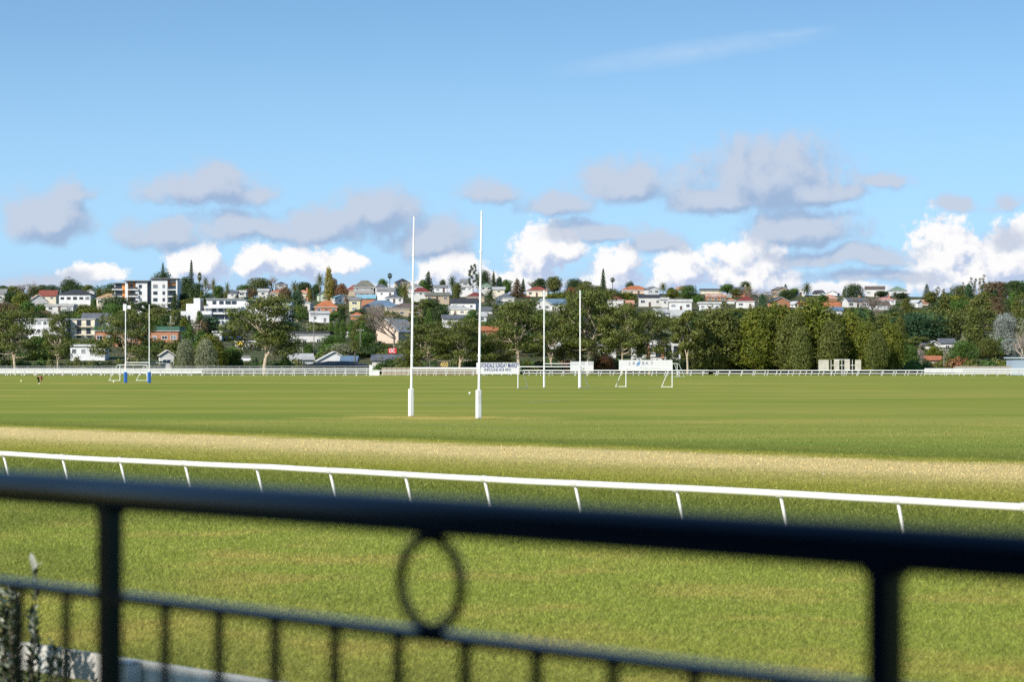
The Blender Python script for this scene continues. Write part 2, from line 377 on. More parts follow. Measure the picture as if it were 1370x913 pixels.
# ================================================================ grandstand behind the camera (gives the shade on the terrace)
M_black = principled('glossy_black_paint', (0.0010, 0.0018, 0.0045), 0.25, 0.42)
M_black.node_tree.nodes['Principled BSDF'].inputs['Specular Tint'].default_value = (0.35, 0.62, 1.0, 1)
M_conc = principled('concrete', (0.34, 0.33, 0.31), 0.85, 0.2, var=0.25, vscale=1.2, bump=0.3)
def along(s, t, z=0): return Vector((NV.x * s + UV.x * t, NV.y * s + UV.y * t, z))
gs = thing('grandstand', 'concrete grandstand block standing behind the terrace and its railing', 'grandstand', (0, 0, 0))
ang = math.atan2(UV.y, UV.x)
def sbox(mb, s0, s1, t0, t1, z0, z1):
    c = along((s0 + s1) / 2, (t0 + t1) / 2, (z0 + z1) / 2); return mb.box(c, (abs(t1 - t0), abs(s1 - s0), z1 - z0), ang)
m = MB(); sbox(m, -12, -4, -40, 14.1, 0, 8.9); m.build('wall', M_conc, gs)
m = MB(); sbox(m, -13, -3.2, -41, 14.65, 8.91, 9.6); m.build('roof', principled('roof_metal', (0.3, 0.31, 0.33), 0.5, 0.4), gs)
m = MB(); sbox(m, -3.98, 3.0, -40, 8.2, 0.0, 1.84); struct(m.build('terrace', M_conc))

# ================================================================ black railing in front of the camera
SR = 2.7; ZT = CAMH - 0.262; ZL = CAMH - 0.262 * 1.77
rl = thing('terrace_railing', 'black metal terrace railing with thick round handrail, ring and thin balusters, out of focus', 'railing')
tpx = lambda px: on_s(px, SR).dot(UV)
tA, tB = tpx(-700), tpx(1370) - 3.5
m = MB().tube([along(SR, tA, ZT), along(SR, tB, ZT)], 0.0335, 24); m.build('handrail', M_black, rl, smooth=True)
m = MB(); sbox(m, SR - 0.020, SR + 0.020, tB, tA, ZL - 0.009, ZL + 0.009); m.build('lower_rail', M_black, rl)
t1, t2 = tpx(147), tpx(1185); sp_ = t1 - t2
for k in (-1, 0, 1, 2):
    tt = t1 - k * sp_
    m = MB(); sbox(m, SR - 0.019, SR + 0.019, tt - 0.019, tt + 0.019, 1.84, ZT - 0.024); sbox(m, SR - 0.05, SR + 0.05, tt - 0.05, tt + 0.05, 1.841, 1.853)
    m.box(along(SR, tt, ZT - 0.032), (0.062, 0.03, 0.016), ang); m.build('post', M_black, rl)
tr_ = tpx(576); rc = (ZT - 0.03 + ZL + 0.006) / 2; rr = (ZT - 0.03 - ZL - 0.006) / 2
for k in (-1, 0, 1):
    c0 = along(SR, tr_ - k * sp_, rc); pts = [c0 + UV * math.cos(x) * (rr - 0.007) + Vector((0, 0, math.sin(x) * (rr - 0.007))) for x in np.linspace(0, 2 * math.pi, 41)]
    m = MB().tube(pts, 0.0095, 10, cap=False, up=tuple(NV)); m.box(c0 + Vector((0, 0, rr - 0.001)), (0.03, 0.02, 0.016), ang); m.build('ring', M_black, rl, smooth=True)
bt = [tpx(p) for p in (77, 221, 291, 368, 446, 531, 621, 717, 820)]
stp = (bt[1] - bt[-1]) / 7
nbal = 0
for k in range(-14, 26):
    tt = bt[1] - k * stp
    if tt > tA or tt < tB or any(abs(tt - (t1 - j * sp_)) < 0.03 for j in (-1, 0, 1, 2)): continue
    m = MB(); sbox(m, SR - 0.006, SR + 0.006, tt - 0.0085, tt + 0.0085, 2.0, ZL - 0.010); m.build('baluster', M_black, rl)
m = MB(); sbox(m, SR - 0.014, SR + 0.014, tB, tA, 1.986, 1.998); m.build('bottom_rail', M_black, rl)

# ================================================================ white board fence with chain link, bottom left
M_wboard = principled('weathered_white_board', (0.62, 0.61, 0.58), 0.8, 0.2, vscale=5.0, col2=(0.50, 0.49, 0.45), bump=0.5, bscale=14)
nt = M_wboard.node_tree; b_ = nt.nodes['Principled BSDF']; src = b_.inputs['Base Color'].links[0].from_socket
tco = mk(nt, 'ShaderNodeTexCoord').outputs['Object']; f1, _ = noise(nt, tco, 11.0, 5, 0.7)
feed(nt, b_.inputs['Base Color'], mixc(nt, rng(nt, f1, 0.58, 0.66, 0, 0.85), src, (0.17, 0.16, 0.13)))
M_galv = principled('galvanised_wire', (0.42, 0.46, 0.46), 0.45, 0.5, 0.6)
SB = 10.7; ZB = CAMH - 2.3
bf = thing('board_fence', 'weathered white board fence on square posts with green grey chain link beneath, bottom left', 'fence')
tb = lambda px: on_s(px, SB).dot(UV)
T0, T1 = tb(-260), tb(980)
pt = tb(188); spn = 2.6
k = 0; tt = pt + spn * 2
edges = [pt + spn * j for j in (2, 1, 0, -1, -2, -3)]
for i, te in enumerate(edges):
    m = MB(); sbox(m, SB - 0.16, SB - 0.03, te - 0.065, te + 0.065, 0, ZB - 0.03 + 0.012); m.box(along(SB - 0.095, te, ZB - 0.004), (0.13, 0.13, 0.018), ang, top=0.8); m.build('post', M_wboard, bf)
for a_, b2 in zip(edges[:-1], edges[1:]):
    m = MB(); sbox(m, SB - 0.025, SB + 0.01, b2 + 0.003, a_ - 0.003, ZB - 0.22, ZB); m.build('board', M_wboard, bf)
m = MB(); h0, h1, dm = 0.06, ZB - 0.22, 0.05
ta = edges[0]
nd = int((edges[0] - edges[-1]) / dm)
zr = (h1 - h0)
for i in range(nd + int(zr / dm)):
    for sgn in (1, -1):
        x0 = ta - i * dm; 
        p0 = (x0 if sgn > 0 else x0, h0); 
        xa, za, xb, zb = x0, h0, x0 + sgn * zr, h1
        lo, hi = edges[-1], edges[0]
        pts = []
        L = zr
        u0 = max(0, (lo - xa) * sgn if sgn > 0 else (xa - hi)); u1 = min(L, (hi - xa) if sgn > 0 else (xa - lo))
        if sgn > 0: u0 = max(0, lo - xa)
        if u1 - u0 < 0.02: continue
        m.tube([along(SB + 0.02 + 0.002 * sgn, xa + sgn * u0, h0 + u0), along(SB + 0.02 + 0.002 * sgn, xa + sgn * u1, h0 + u1)], 0.0022, 3, cap=False)
m.build('chain_link', principled('green_wire', (0.16, 0.24, 0.20), 0.5, 0.4), bf)

# ================================================================ shrub, bottom left
M_leafd = foliage('shrub_leaf', (0.035, 0.060, 0.024), (0.075, 0.105, 0.045), (0.34, 0.37, 0.29), 0.15, 6.0)
M_stem = principled('shrub_bark', (0.10, 0.08, 0.06), 0.8, 0.2)
DS = 18.6; sb = Vector(((18 - 685) / F * DS, DS, 0))
sh = thing('shrub', 'grey green shrub with upright leafy stems, in the bottom left corner', 'shrub', sb)
r_ = random.Random(11); lv = []; stems = MB()
def leaf(p, d, up, L, W):
    side = d.cross(up).normalized(); nrm = side.cross(d).normalized()
    q = [p, p + d * L * .3 + side * W * .45 + nrm * W * .12, p + d * L * .7 + side * W * .4 + nrm * W * .1, p + d * L,
         p + d * L * .7 - side * W * .4 + nrm * W * .1, p + d * L * .3 - side * W * .45 + nrm * W * .12]
    lv.append([q[0], q[1], q[2], q[3]]); lv.append([q[0], q[3], q[4], q[5]])
tops = [(47 - 18, 1.61, 1)] + [(r_.uniform(-75, 60), None, 0) for _ in range(32)]
for (ox, zt, main) in tops:
    xo = ox / F * DS; yo = 0 if main else r_.uniform(-0.3, 0.3)
    if zt is None: zt = 1.43 - 0.0013 * max(0, ox) ** 1.35 + r_.uniform(-0.28, 0.06)
    base = Vector((xo * 0.35, yo * 0.4, 0.0)); top = Vector((xo, yo, zt)); n_ = 12
    pts = [base.lerp(top, i / n_) + Vector((r_.uniform(-.015, .015), r_.uniform(-.015, .015), 0)) + Vector((xo, yo, 0)) * 0.18 * math.sin(i / n_ * math.pi) for i in range(n_ + 1)]
    stems.tube(pts, [0.011 - 0.008 * i / n_ for i in range(n_ + 1)], 5)
    z = 0.55 if not main else 1.1
    while z < zt:
        f = z / zt; i = min(n_ - 1, int(f * n_)); p = pts[i].lerp(pts[i + 1], f * n_ - i)
        for sgn in (0, math.pi):
            an = r_.uniform(0, 6.28) + sgn; el = r_.uniform(0.3, 1.1)
            d = Vector((math.cos(an) * math.cos(el), math.sin(an) * math.cos(el), math.sin(el)))
            leaf(p, d, Vector((r_.uniform(-.4, .4), r_.uniform(-.4, .4), 1)), r_.uniform(0.055, 0.095), r_.uniform(0.030, 0.045))
        z += r_.uniform(0.022, 0.04)
    if main:
        keep_ = len(lv)
        for k in range(3): leaf(pts[-1] - Vector((0, 0, .03 * k)), Vector((.2 * (k - 1), -.1, 1)).normalized(), Vector((0, -1, .2)), .10, .045)
me = bpy.data.meshes.new('leaves'); MY = foliage('shrub_sunlit_leaf', (0.55, 0.56, 0.48), (0.66, 0.66, 0.58), None, 0.3, 6.0); vv = [tuple(p) for q in lv for p in q]  # near-white leaf colour paints sunlight on the top sprig and scattered leaves
# share vertices of each leaf's two halves
V2, F2 = [], []
for i in range(0, len(lv), 2):
    a_, b2 = lv[i], lv[i + 1]; k = len(V2); V2 += [tuple(x) for x in (a_[0], a_[1], a_[2], a_[3], b2[2], b2[3])]; F2 += [(k, k + 1, k + 2, k + 3), (k, k + 3, k + 4, k + 5)]
me.from_pydata(V2, [], F2); me.materials.append(M_leafd); me.materials.append(MY)
for k in range(keep_, keep_ + 6): me.polygons[k].material_index = 1
for k in range(0, len(F2) - 1, 22): me.polygons[k].material_index = 1; me.polygons[k + 1].material_index = 1
me.update(); me.update(); link('foliage', me, sh)
stems.build('stem', M_stem, sh)

# ================================================================ white running rail, near
M_white = principled('white_plastic', (0.80, 0.80, 0.78), 0.4, 0.4, var=0.0)
M_rail = principled('white_rail_paint', (0.74, 0.73, 0.70), 0.45, 0.4, vscale=1.5, col2=(0.74, 0.72, 0.67))
M_sleeve = principled('worn_sleeve', (0.55, 0.54, 0.50), 0.6, 0.3); SW = 29.7; wr = thing('running_rail', 'white running rail on slanted legs along the near side of the racing straight', 'rail fence')
ppx = [4, 83, 160, 247, 343, 441, 542, 648, 769, 905, 1044, 1201]
tp = [on_s(p, SW).dot(UV) for p in ppx]
stepw = (tp[0] - tp[-1]) / 11
tp = [tp[0] + stepw * k for k in (4, 3, 2, 1)] + tp + [tp[-1] - stepw * k for k in (1, 2, 3, 4)]
r_ = random.Random(2)
pts = []; t_ = tp[0]
while t_ > tp[-1]:
    pts.append(along(SW + r_.uniform(-.012, .012), t_, 1.06 + 0.009 * math.sin(t_ * 0.55) + r_.uniform(-.004, .004))); t_ -= 1.2
m = MB().tube(pts, 0.05, 14, ry=0.057); m.build('rail', M_rail, wr, smooth=True)
m = MB().box((0, 0, 0), (1, 1, 1))
for t_ in tp:
    m = MB().tube([along(SW + 0.01, t_, 1.03), along(SW + 0.17, t_, 0.5), along(SW + 0.34, t_, 0.0)], [0.025, 0.023, 0.023], 10); o_ = m.build('leg', M_rail, wr, smooth=True)
    MB().tube([along(SW, t_ - .06, 1.06), along(SW, t_ + .06, 1.06)], 0.056, 14, ry=0.063).build('bracket', M_sleeve, o_, smooth=False)
# ================================================================ goal posts and goals
M_pole = principled('white_pole', (0.80, 0.80, 0.80), 0.4, 0.4)
M_pad = principled('white_pad_vinyl', (0.78, 0.78, 0.77), 0.5, 0.4, vscale=2.0, col2=(0.66, 0.66, 0.64), bump=0.2, bscale=3)
M_blue = principled('blue_pad_vinyl', (0.03, 0.13, 0.42), 0.5, 0.4)
M_greyp = principled('grey_fitting', (0.3, 0.3, 0.3), 0.5, 0.4)
def rugby(pa, pb, hgt, label, pad, padh, cross, group, lean=0.0, padw=0.30, prad=0.05, upper=0.035):
    c = (pa + pb) / 2; root = thing('rugby_posts', label, 'goal posts', c, 0, group)
    for p, hh_ in ((pa, hgt), (pb, hgt)):
        q = p - c; L = Vector((lean, 0, 0))
        m = MB().tube([q, q + L * 0.4 + Vector((0, 0, hh_ * 0.45)), q + L + Vector((0, 0, hh_))], [prad, prad * 0.85, upper], 12)
        for fz in (0.3, 0.62, 0.8): m.tube([q + L * fz + Vector((0, 0, hh_ * fz)), q + L * fz + Vector((0, 0, hh_ * fz + 0.09))], prad * 1.25, 10)
        m.build('upright', M_pole, root, smooth=False)
        if pad:
            k = MB().box(q + Vector((0, 0, padh / 2 + 0.02)), (padw, padw, padh), 0.5); pd = k.build('pad', pad, root)
            bv = pd.modifiers.new('b', 'BEVEL'); bv.width = 0.05; bv.segments = 3
            MB().box(q + Vector((padw * .56, -padw * .4, padh - 0.22)), (0.06, 0.05, 0.10), 0.5).build('strap', M_greyp if pad is M_pad else M_blue, pd)
    if cross: MB().tube([pa - c + Vector((0, 0, cross)), pb - c + Vector((0, 0, cross))], 0.045, 10).build('crossbar', M_pole, root)
    return root
rugby(G(550, 558), G(640.3, 561), 11.45, 'tall white rugby posts with white pads, nearest in the middle of the field', M_pad, 1.58, 2.78, 'rugby posts', 0.17, 0.27, 0.075, 0.045)
rugby(G(728, 519.4), G(776.2, 519.4), 11.5, 'white rugby posts between the two white signs, around a soccer goal', M_pad, 2.2, 2.85, 'rugby posts', 0, 0.20, 0.085, 0.08)
rugby(G(168, 512.6), G(199.7, 512.8), 11.3, 'white rugby posts with blue pads at the left', M_blue, 1.55, 2.95, 'rugby posts', 0, 0.42, 0.075, 0.06)
def goal(pa, pb, back, h, label, r=0.055, ground=True):
    c = (pa + pb) / 2; root = thing('soccer_goal', label, 'soccer goal', c, 0, 'soccer goals'); Z = Vector((0, 0, h))
    for p in (pa, pb):
        q = p - c; MB().tube([q, q + Z], r, 10).build('post', M_pole, root)
        m = MB().tube([q + back * 0.22 + Z, q + back], r * 0.7, 8).tube([q + Z, q + back * 0.22 + Z], r * 0.7, 8)
        m.build('back_brace', M_pole, root)
        if ground: MB().tube([q + Vector((0, 0, r)), q + back + Vector((0, 0, r))], r * 0.6, 8).build('ground_bar', M_pole, root)
    MB().tube([pa - c + Z, pb - c + Z], r, 10).build('crossbar', M_pole, root)
    return root
goal(G(693, 519.8), G(774.3, 519.8), Vector((1.2, 1.4, 0)), 2.5, 'wide white soccer goal standing inside the middle rugby posts')
goal(G(837.5, 518.2), G(899.3, 518.6), Vector((-1.25, 0.6, 0)), 2.4, 'white soccer goal in front of the widest white sign')
goal(G(899.5, 504.6), G(906.0, 504.6), Vector((1.5, 0.9, 0)), 2.65, 'small white soccer goal seen edge on, right of the widest sign')
goal(G(160.5, 509.8), G(196.8, 509.8), Vector((-1.95, 1.2, 0)), 2.55, 'white soccer goal behind the blue padded rugby posts')
# balls and litter
def ball(p, r, label, col):
    bm = MB(); n = 10
    vs = [(r * math.sin(math.pi * i / 8) * math.cos(2 * math.pi * j / n), r * math.sin(math.pi * i / 8) * math.sin(2 * math.pi * j / n), r - r * math.cos(math.pi * i / 8)) for i in range(9) for j in range(n)]
    bm.poly(vs, [(i * n + j, i * n + (j + 1) % n, (i + 1) * n + (j + 1) % n, (i + 1) * n + j) for i in range(8) for j in range(n)])
    o = bm.build('ball', col, loc=p, smooth=True); tag(o, label, 'ball')
M_ball = principled('ball_skin', (0.75, 0.74, 0.45), 0.5, 0.4)
ball(G(28.5, 511.4), 0.14, 'pale ball on the grass left of the bending person', M_ball)
ball(G(152.3, 512.6), 0.14, 'pale ball beside the goal with the blue pads', M_ball)
ball(G(628.5, 528.0), 0.11, 'small white ball on the grass left of the right hand near post', M_white)
for px, py, lb in ((1100, 637.5, 'crumpled white litter scrap, the left one on the straw strip'), (1136, 639.5, 'crumpled white litter scrap, the right one on the straw strip')):
    m = MB(); rr_ = random.Random(px); pts = [(rr_.uniform(-.09, .09), rr_.uniform(-.07, .07), rr_.uniform(0.0, .06)) for _ in range(7)]
    m.poly(pts, [(0, 1, 2), (2, 3, 4), (4, 5, 6), (0, 2, 5), (1, 3, 6)]); tag(m.build('litter', M_white, loc=G(px, py) + Vector((0, 0, .03))), lb, 'litter', 'litter on the straw strip')
# ================================================================ person
def skin(name, vs, es, rad, mat, parent, sub=2):
    me = bpy.data.meshes.new(name); me.from_pydata(vs, es, []); o = link(name, me, parent)
    md = o.modifiers.new('skin', 'SKIN'); md.use_smooth_shade = True; sd = me.skin_vertices[0].data
    for i, r in enumerate(rad): sd[i].radius = (r, r) if not isinstance(r, tuple) else r
    sd[0].use_root = True
    s2 = o.modifiers.new('s', 'SUBSURF'); s2.levels = sub; s2.render_levels = sub
    bpy.context.view_layer.update()
    nm = bpy.data.meshes.new_from_object(o.evaluated_get(bpy.context.evaluated_depsgraph_get()))
    o.modifiers.clear(); o.data = nm; nm.materials.clear(); nm.materials.append(mat); return o
M_skin = principled('skin', (0.36, 0.20, 0.13), 0.55, 0.3); M_maroon = principled('maroon_cloth', (0.22, 0.035, 0.055), 0.8, 0.2)
M_navy = principled('dark_cloth', (0.014, 0.012, 0.014), 0.85, 0.15); M_hair = principled('dark_hair', (0.02, 0.014, 0.01), 0.6, 0.3)
pr = thing('person', 'person in maroon top and dark trousers bending down on the grass at the left', 'person', G(53, 514))
J = []; E = []; RR = []
def jn(p, r, par=None):
    J.append(p); RR.append(r); k = len(J) - 1
    if par is not None: E.append((par, k))
    return k
pel = jn((-.20, 0, .88), .13); wst = jn((-.06, 0, .98), .12, pel); chs = jn((.16, 0, 1.0), .14, wst); nk = jn((.34, 0, .92), .06, chs); hd = jn((.42, 0, .84), .085, nk); hd2 = jn((.50, 0, .76), .09, hd); hd3 = jn((.535, 0, .70), .06, hd2)
nose = jn((.59, 0, .77), .018, hd2)
for sy in (-1, 1):
    hp = jn((-.20, .11 * sy, .83), .095, pel); kn = jn((-.10, .13 * sy, .45), .062, hp); an_ = jn((-.17, .13 * sy, .09), .042, kn); fo = jn((-.04, .14 * sy, .04), .038, an_); to = jn((.05, .15 * sy, .03), .03, fo)
    sh_ = jn((.22, .18 * sy, .94), .065, chs); el = jn((.26, .20 * sy, .64), .045, sh_); wr_ = jn((.27, .14 * sy, .38), .03, el); pm = jn((.27, .13 * sy, .30), .034, wr_)
    for fi, (dx_, L) in enumerate(((-.03, .075), (-.01, .085), (.012, .08), (.032, .065))):
        f1_ = jn((.27 + dx_, .125 * sy, .30 - L * .5), .0095, pm); jn((.27 + dx_ * 1.1 - .01, .115 * sy, .30 - L), .008, f1_)
    th = jn((.305, .10 * sy, .32), .011, pm); jn((.325, .09 * sy, .28), .009, th)
skin('body', J, E, RR, M_skin, pr)
skin('trousers', [(-.20, 0, .90), (-.20, -.11, .83), (-.10, -.13, .45), (-.165, -.13, .13), (-.20, .11, .83), (-.10, .13, .45), (-.165, .13, .13)], [(0, 1), (1, 2), (2, 3), (0, 4), (4, 5), (5, 6)], [.15, .118, .085, .066, .118, .085, .066], M_navy, pr)
skin('jacket', [(-.10, 0, .965), (.03, 0, 1.01), (.17, 0, 1.01), (.28, 0, .95), (.22, -.18, .94), (.26, -.20, .64), (.27, -.15, .43), (.22, .18, .94), (.26, .20, .64), (.27, .15, .43)], [(0, 1), (1, 2), (2, 3), (2, 4), (4, 5), (5, 6), (2, 7), (7, 8), (8, 9)], [.15, .155, .17, .10, .085, .066, .05, .085, .066, .05], M_maroon, pr)
skin('hair', [(.39, 0, .90), (.46, 0, .84), (.53, 0, .78)], [(0, 1), (1, 2)], [.07, .098, .06], M_hair, pr)
for sy in (-1, 1): skin('shoe', [(-.19, .13 * sy, .07), (-.06, .14 * sy, .055), (.07, .15 * sy, .045)], [(0, 1), (1, 2)], [.06, .058, .05], M_white, pr)

# ================================================================ far rails and fences
def rail_fence(name, label, px0, px1, D, rails, postgap, ph, mat, legs=False, rr=0.06, pr_=0.05, panel=None, cat='rail fence', lift=0.0, postr=None):
    x0, x1 = (px0 - 685) / F * D, (px1 - 685) / F * D
    root = thing(name, label, cat, ((x0 + x1) / 2, D, 0)); w = x1 - x0
    for z in rails:
        n_ = max(2, int(w / 12)); rg = random.Random(int(z * 100 + px0))
        pts = [(-w / 2 + w * i / n_, 0, z + rg.uniform(-.02, .02)) for i in range(n_ + 1)]
        MB().tube(pts, rr, 6, ry=rr * 1.1).build('rail', mat, root)
    np_ = int(w / postgap) + 1
    if legs: pm = MB().tube([(0, 0, ph - 0.05), (-0.10, 0.03, ph * 0.75), (-0.36, 0.1, 0)], pr_, 6).mesh('leg', mat)
    else: pm = MB().box((0, 0, ph / 2), (pr_ * 2, pr_ * 2, ph)).mesh('post', mat)
    stuff = None
    for i in range(np_):
        o = link('leg' if legs else 'post', pm, root, (-w / 2 + (i + 0.5) * w / np_, 0.0 if legs else pr_ * 1.6 + rr, 0))
        if i >= 99: break
    return root
M_far = principled('far_white_rail', (0.66, 0.66, 0.64), 0.5, 0.4)
M_greyf = principled('galvanised_fence', (0.30, 0.31, 0.31), 0.6, 0.4)
M_timber = principled('timber_paling', (0.36, 0.31, 0.25), 0.85, 0.2, var=0.3, vscale=0.6)
rail_fence('running_rail', 'long thin white running rail on leaning legs along the far side of the field', -130, 1500, 500, [1.12], 2.7, 1.12, M_far, True, 0.085, 0.045)
rail_fence('rail_fence', 'white three rail fence at the far left, behind the blue padded posts', -140, 180, 516, [0.75, 1.1, 1.45], 2.1, 1.5, M_far, False, 0.10, 0.07)
rail_fence('rail_fence', 'white three rail fence under the big gum tree and the olive trees', 180.5, 497, 516, [0.55, 1.0, 1.45], 2.3, 1.45, M_far, False, 0.09, 0.07)
rail_fence('rail_fence', 'white three rail fence between the near rugby posts and the market sign', 552, 690, 516, [0.5, 0.95, 1.4], 2.1, 1.4, M_far, False, 0.07, 0.06)
rail_fence('rail_fence', 'white two rail fence behind the middle rugby posts and the widest sign', 700, 948, 516, [0.5, 1.1], 2.6, 1.1, M_far, False, 0.10, 0.06)
rail_fence('rail_fence', 'white two rail fence in front of the dense dark green tree row', 954, 1236, 516, [0.45, 1.1], 2.6, 1.1, M_far, True, 0.09, 0.06)
rail_fence('rail_fence', 'white close railed fence at the far right, beside the blue grey shed', 1237, 1520, 512, [0.4, 0.75, 1.1, 1.45], 2.5, 1.5, M_far, False, 0.11, 0.08)
# low white boards behind the rails, where the photograph shows them nearly solid
def boards(label, px0, px1, D, z0, z1, mat=M_far, name='board_wall', gap=3.0, cat='wall'):
    x0, x1 = (px0 - 685) / F * D, (px1 - 685) / F * D; root = thing(name, label, cat, ((x0 + x1) / 2, D, 0)); w = x1 - x0
    n_ = max(1, int(w / gap)); pm = MB().box((0, 0, (z0 + z1) / 2), (w / n_ - 0.12, 0.05, z1 - z0)).mesh('board', mat)
    pp = MB().box((0, 0.08, z1 / 2), (0.12, 0.09, z1)).mesh('post', mat)
    for i in range(n_): link('board', pm, root, (-w / 2 + (i + .5) * w / n_, 0, 0))
    for i in range(n_ + 1): link('post', pp, root, (-w / 2 + i * w / n_, 0, 0))
    return root
boards('low white board wall behind the rails at the far left', -120, 270, 519, 0.42, 1.25)
boards('low white board wall behind the rails at the far right', 1237, 1290, 515, 0.65, 1.4)
boards('weathered pale timber fence between the white gate pillar and the palm', 511, 551, 514, 0.1, 1.75, M_timber, 'timber_fence', 1.0, 'fence')
boards('brown timber wall behind the rails under the 400 board', 553, 640, 522, 0.1, 1.6, principled('brown_timber', (0.22, 0.16, 0.11), 0.8, 0.2, var=0.4, vscale=0.7), 'timber_fence', 2.0, 'fence')
boards('pale timber fence on the low bank left of the blue grey shed', 1278, 1354, 530, 0.2, 2.0, principled('pale_timber', (0.30, 0.27, 0.23), 0.8, 0.2), 'timber_fence', 2.4, 'fence')
mf = rail_fence('mesh_fence', 'grey wire mesh fence standing behind the white rails on the left', -140, 497, 534, [2.0, 0.15], 2.4, 2.05, M_greyf, False, 0.035, 0.045, cat='fence')
m = MB(); x0, x1 = (-140 - 685) / F * 534, (497 - 685) / F * 534; w = x1 - x0; i = 0
while i * 0.16 < w: m.box((-w / 2 + i * 0.16, 0, 1.07), (0.028, 0.02, 1.8)); i += 1
m.build('mesh_panel', M_greyf, mf)
pl = thing('gate_pillar', 'white pillar and low gable wall at the end of the three rail fence', 'pillar', P(497, HY, 515) * Vector((1, 1, 0)) if False else Vector(((497.5 - 685) / F * 515, 515, 0)))
MB().box((-0.2, 0, 1.1), (0.7, 0.4, 2.2)).build('column', M_far, pl); MB().box((0.9, 0, 0.6), (1.5, 0.3, 1.2)).build('wall', M_far, pl); MB().box((-0.2, 0, 2.25), (0.85, 0.5, 0.1)).build('cap', M_far, pl)
# ================================================================ signs
M_sign = principled('sign_white', (0.60, 0.60, 0.60), 0.5, 0.3); M_navyt = principled('navy_lettering', (0.01, 0.03, 0.16), 0.6, 0.2); M_greyt = principled('faded_lettering', (0.16, 0.18, 0.24), 0.6, 0.2)
M_faint = principled('pale_lettering', (0.36, 0.37, 0.40), 0.6, 0.2); M_lblue = principled('emblem_blue', (0.02, 0.17, 0.42), 0.5, 0.3)
def sign(label, px0, px1, py0, py1, D, legs=2):
    a_ = P(px0, py1, D); b2 = P(px1, py0, D); w = b2.x - a_.x; h = b2.z - a_.z; z0 = a_.z
    root = thing('sign_board', label, 'sign', ((a_.x + b2.x) / 2, D, 0)); MB().box((0, 0, z0 + h / 2), (w, 0.08, h)).build('panel', M_sign, root)
    for k in range(legs): MB().box((-w / 2 + w * (k + .5) / legs, 0.11, (z0 + h) / 2), (0.12, 0.12, z0 + h - 0.02)).build('post', M_greyp, root)
    return root, w, h, z0
def put(root, me, x, z, wfit=None, name='lettering', y=-0.055):
    o = link(name, me, root, (x, y, z)); o.rotation_euler.x = R(90)
    if wfit:
        xs_ = [v.co.x for v in me.vertices]; k = wfit / (max(xs_) - min(xs_)); o.scale = (k, 1, 1)
    return o
rt, w, h, z0 = sign('white sign reading AVONDALE SUNDAY MARKET in blue, beside the near rugby post', 637.3, 694.7, 485.6, 501.0, 497)
put(rt, text_mesh('AVONDALE SUNDAY MARKET', 1.3, M_navyt, bold=0.03), 0.25, z0 + h * 0.74, w * 0.93)
put(rt, text_mesh('INFOLINE 818 4931', 0.85, M_navyt, bold=0.012), 0.0, z0 + h * 0.37, w * 0.62)
rt, w, h, z0 = sign('small square white sign with faded grey bars behind the middle rugby posts', 763, 794, 484.0, 497.6, 508)
for k in range(17):
    if k in (11, 12): continue
    MB().box((-w * .46 + k * w * .057, -0.05, z0 + h * .80), (0.13, 0.02, 0.75)).build('grey_bar', M_faint, rt)
MB().box((w * .08, -0.05, z0 + h * .25), (0.18, 0.02, 0.6)).build('figure_mark', principled('olive_mark', (0.2, 0.2, 0.08), 0.7, 0.2), rt)
rt, w, h, z0 = sign('widest white sign with a blue round emblem between spaced faded letters', 828, 899.6, 482.0, 497.0, 508, 4)
for ch, px in (('L', 842.5), ('A', 848), ('B', 860.5), ('A', 865.5), ('Y', 872)):
    put(rt, text_mesh(ch, 0.95, M_greyt, bold=0.01), (px - 863.8) / F * 508, z0 + h * 0.70)
put(rt, text_mesh('AUCTIONS', 0.5, M_faint), 1.4, z0 + h * 0.30, w * 0.34)
# emblem: blue tilted disc with two white curls
em = MB()
def ring(cx, cz, r0, r1, a0, a1, y, mi, sx=1.0, sk=0.45):
    n_ = 24; pts = []
    for i in range(n_ + 1):
        a2 = a0 + (a1 - a0) * i / n_
        for r in (r0, r1): pts.append((cx + sx * r * math.cos(a2) + sk * r * math.sin(a2), y, cz + r * math.sin(a2)))
    em.poly(pts, [(2 * i, 2 * i + 1, 2 * i + 3, 2 * i + 2) for i in range(n_)], mi)
ring(0, 0, 0.0, 0.55, 0, 2 * math.pi, 0, 0, 0.62); ring(0.08, 0.16, 0.10, 0.22, -0.5, 3.4, -0.006, 1, 0.7); ring(-0.08, -0.16, 0.10, 0.22, 2.6, 6.6, -0.006, 1, 0.7)
em.build('emblem', [M_lblue, M_sign], rt, ((854.2 - 863.8) / F * 508, -0.052, z0 + h * 0.68))
MB().box(((839.2 - 863.8) / F * 508, -0.07, z0 + 0.12), (0.16, 0.06, 0.35)).build('red_tag', principled('red_paint', (0.55, 0.03, 0.03), 0.6, 0.3), rt)
# 400 furlong board
M_dark = principled('dark_board', (0.05, 0.045, 0.03), 0.8, 0.2); M_yel = principled('pale_yellow_digits', (0.55, 0.40, 0.12), 0.6, 0.3)
a_ = P(585.3, 493.2, 524); b2 = P(601.5, 483.6, 524); w = b2.x - a_.x; h = b2.z - a_.z
rt = thing('distance_board', 'dark distance board with yellow digits 400 behind the white rails', 'sign', ((a_.x + b2.x) / 2, 524, 0))
MB().box((0, 0, a_.z + h / 2), (w, 0.08, h)).build('panel', M_dark, rt)
for k in (-1, 1): MB().box((k * w * .46, 0.11, b2.z / 2), (0.13, 0.12, b2.z)).build('post', M_timber, rt)
MB().box((0, 0, b2.z + 0.06), (w + .2, 0.16, 0.11)).build('frame', M_timber, rt)
put(rt, text_mesh('400', 1.55, M_yel, bold=0.03), 0.15, a_.z + h * 0.5, w * 0.66)
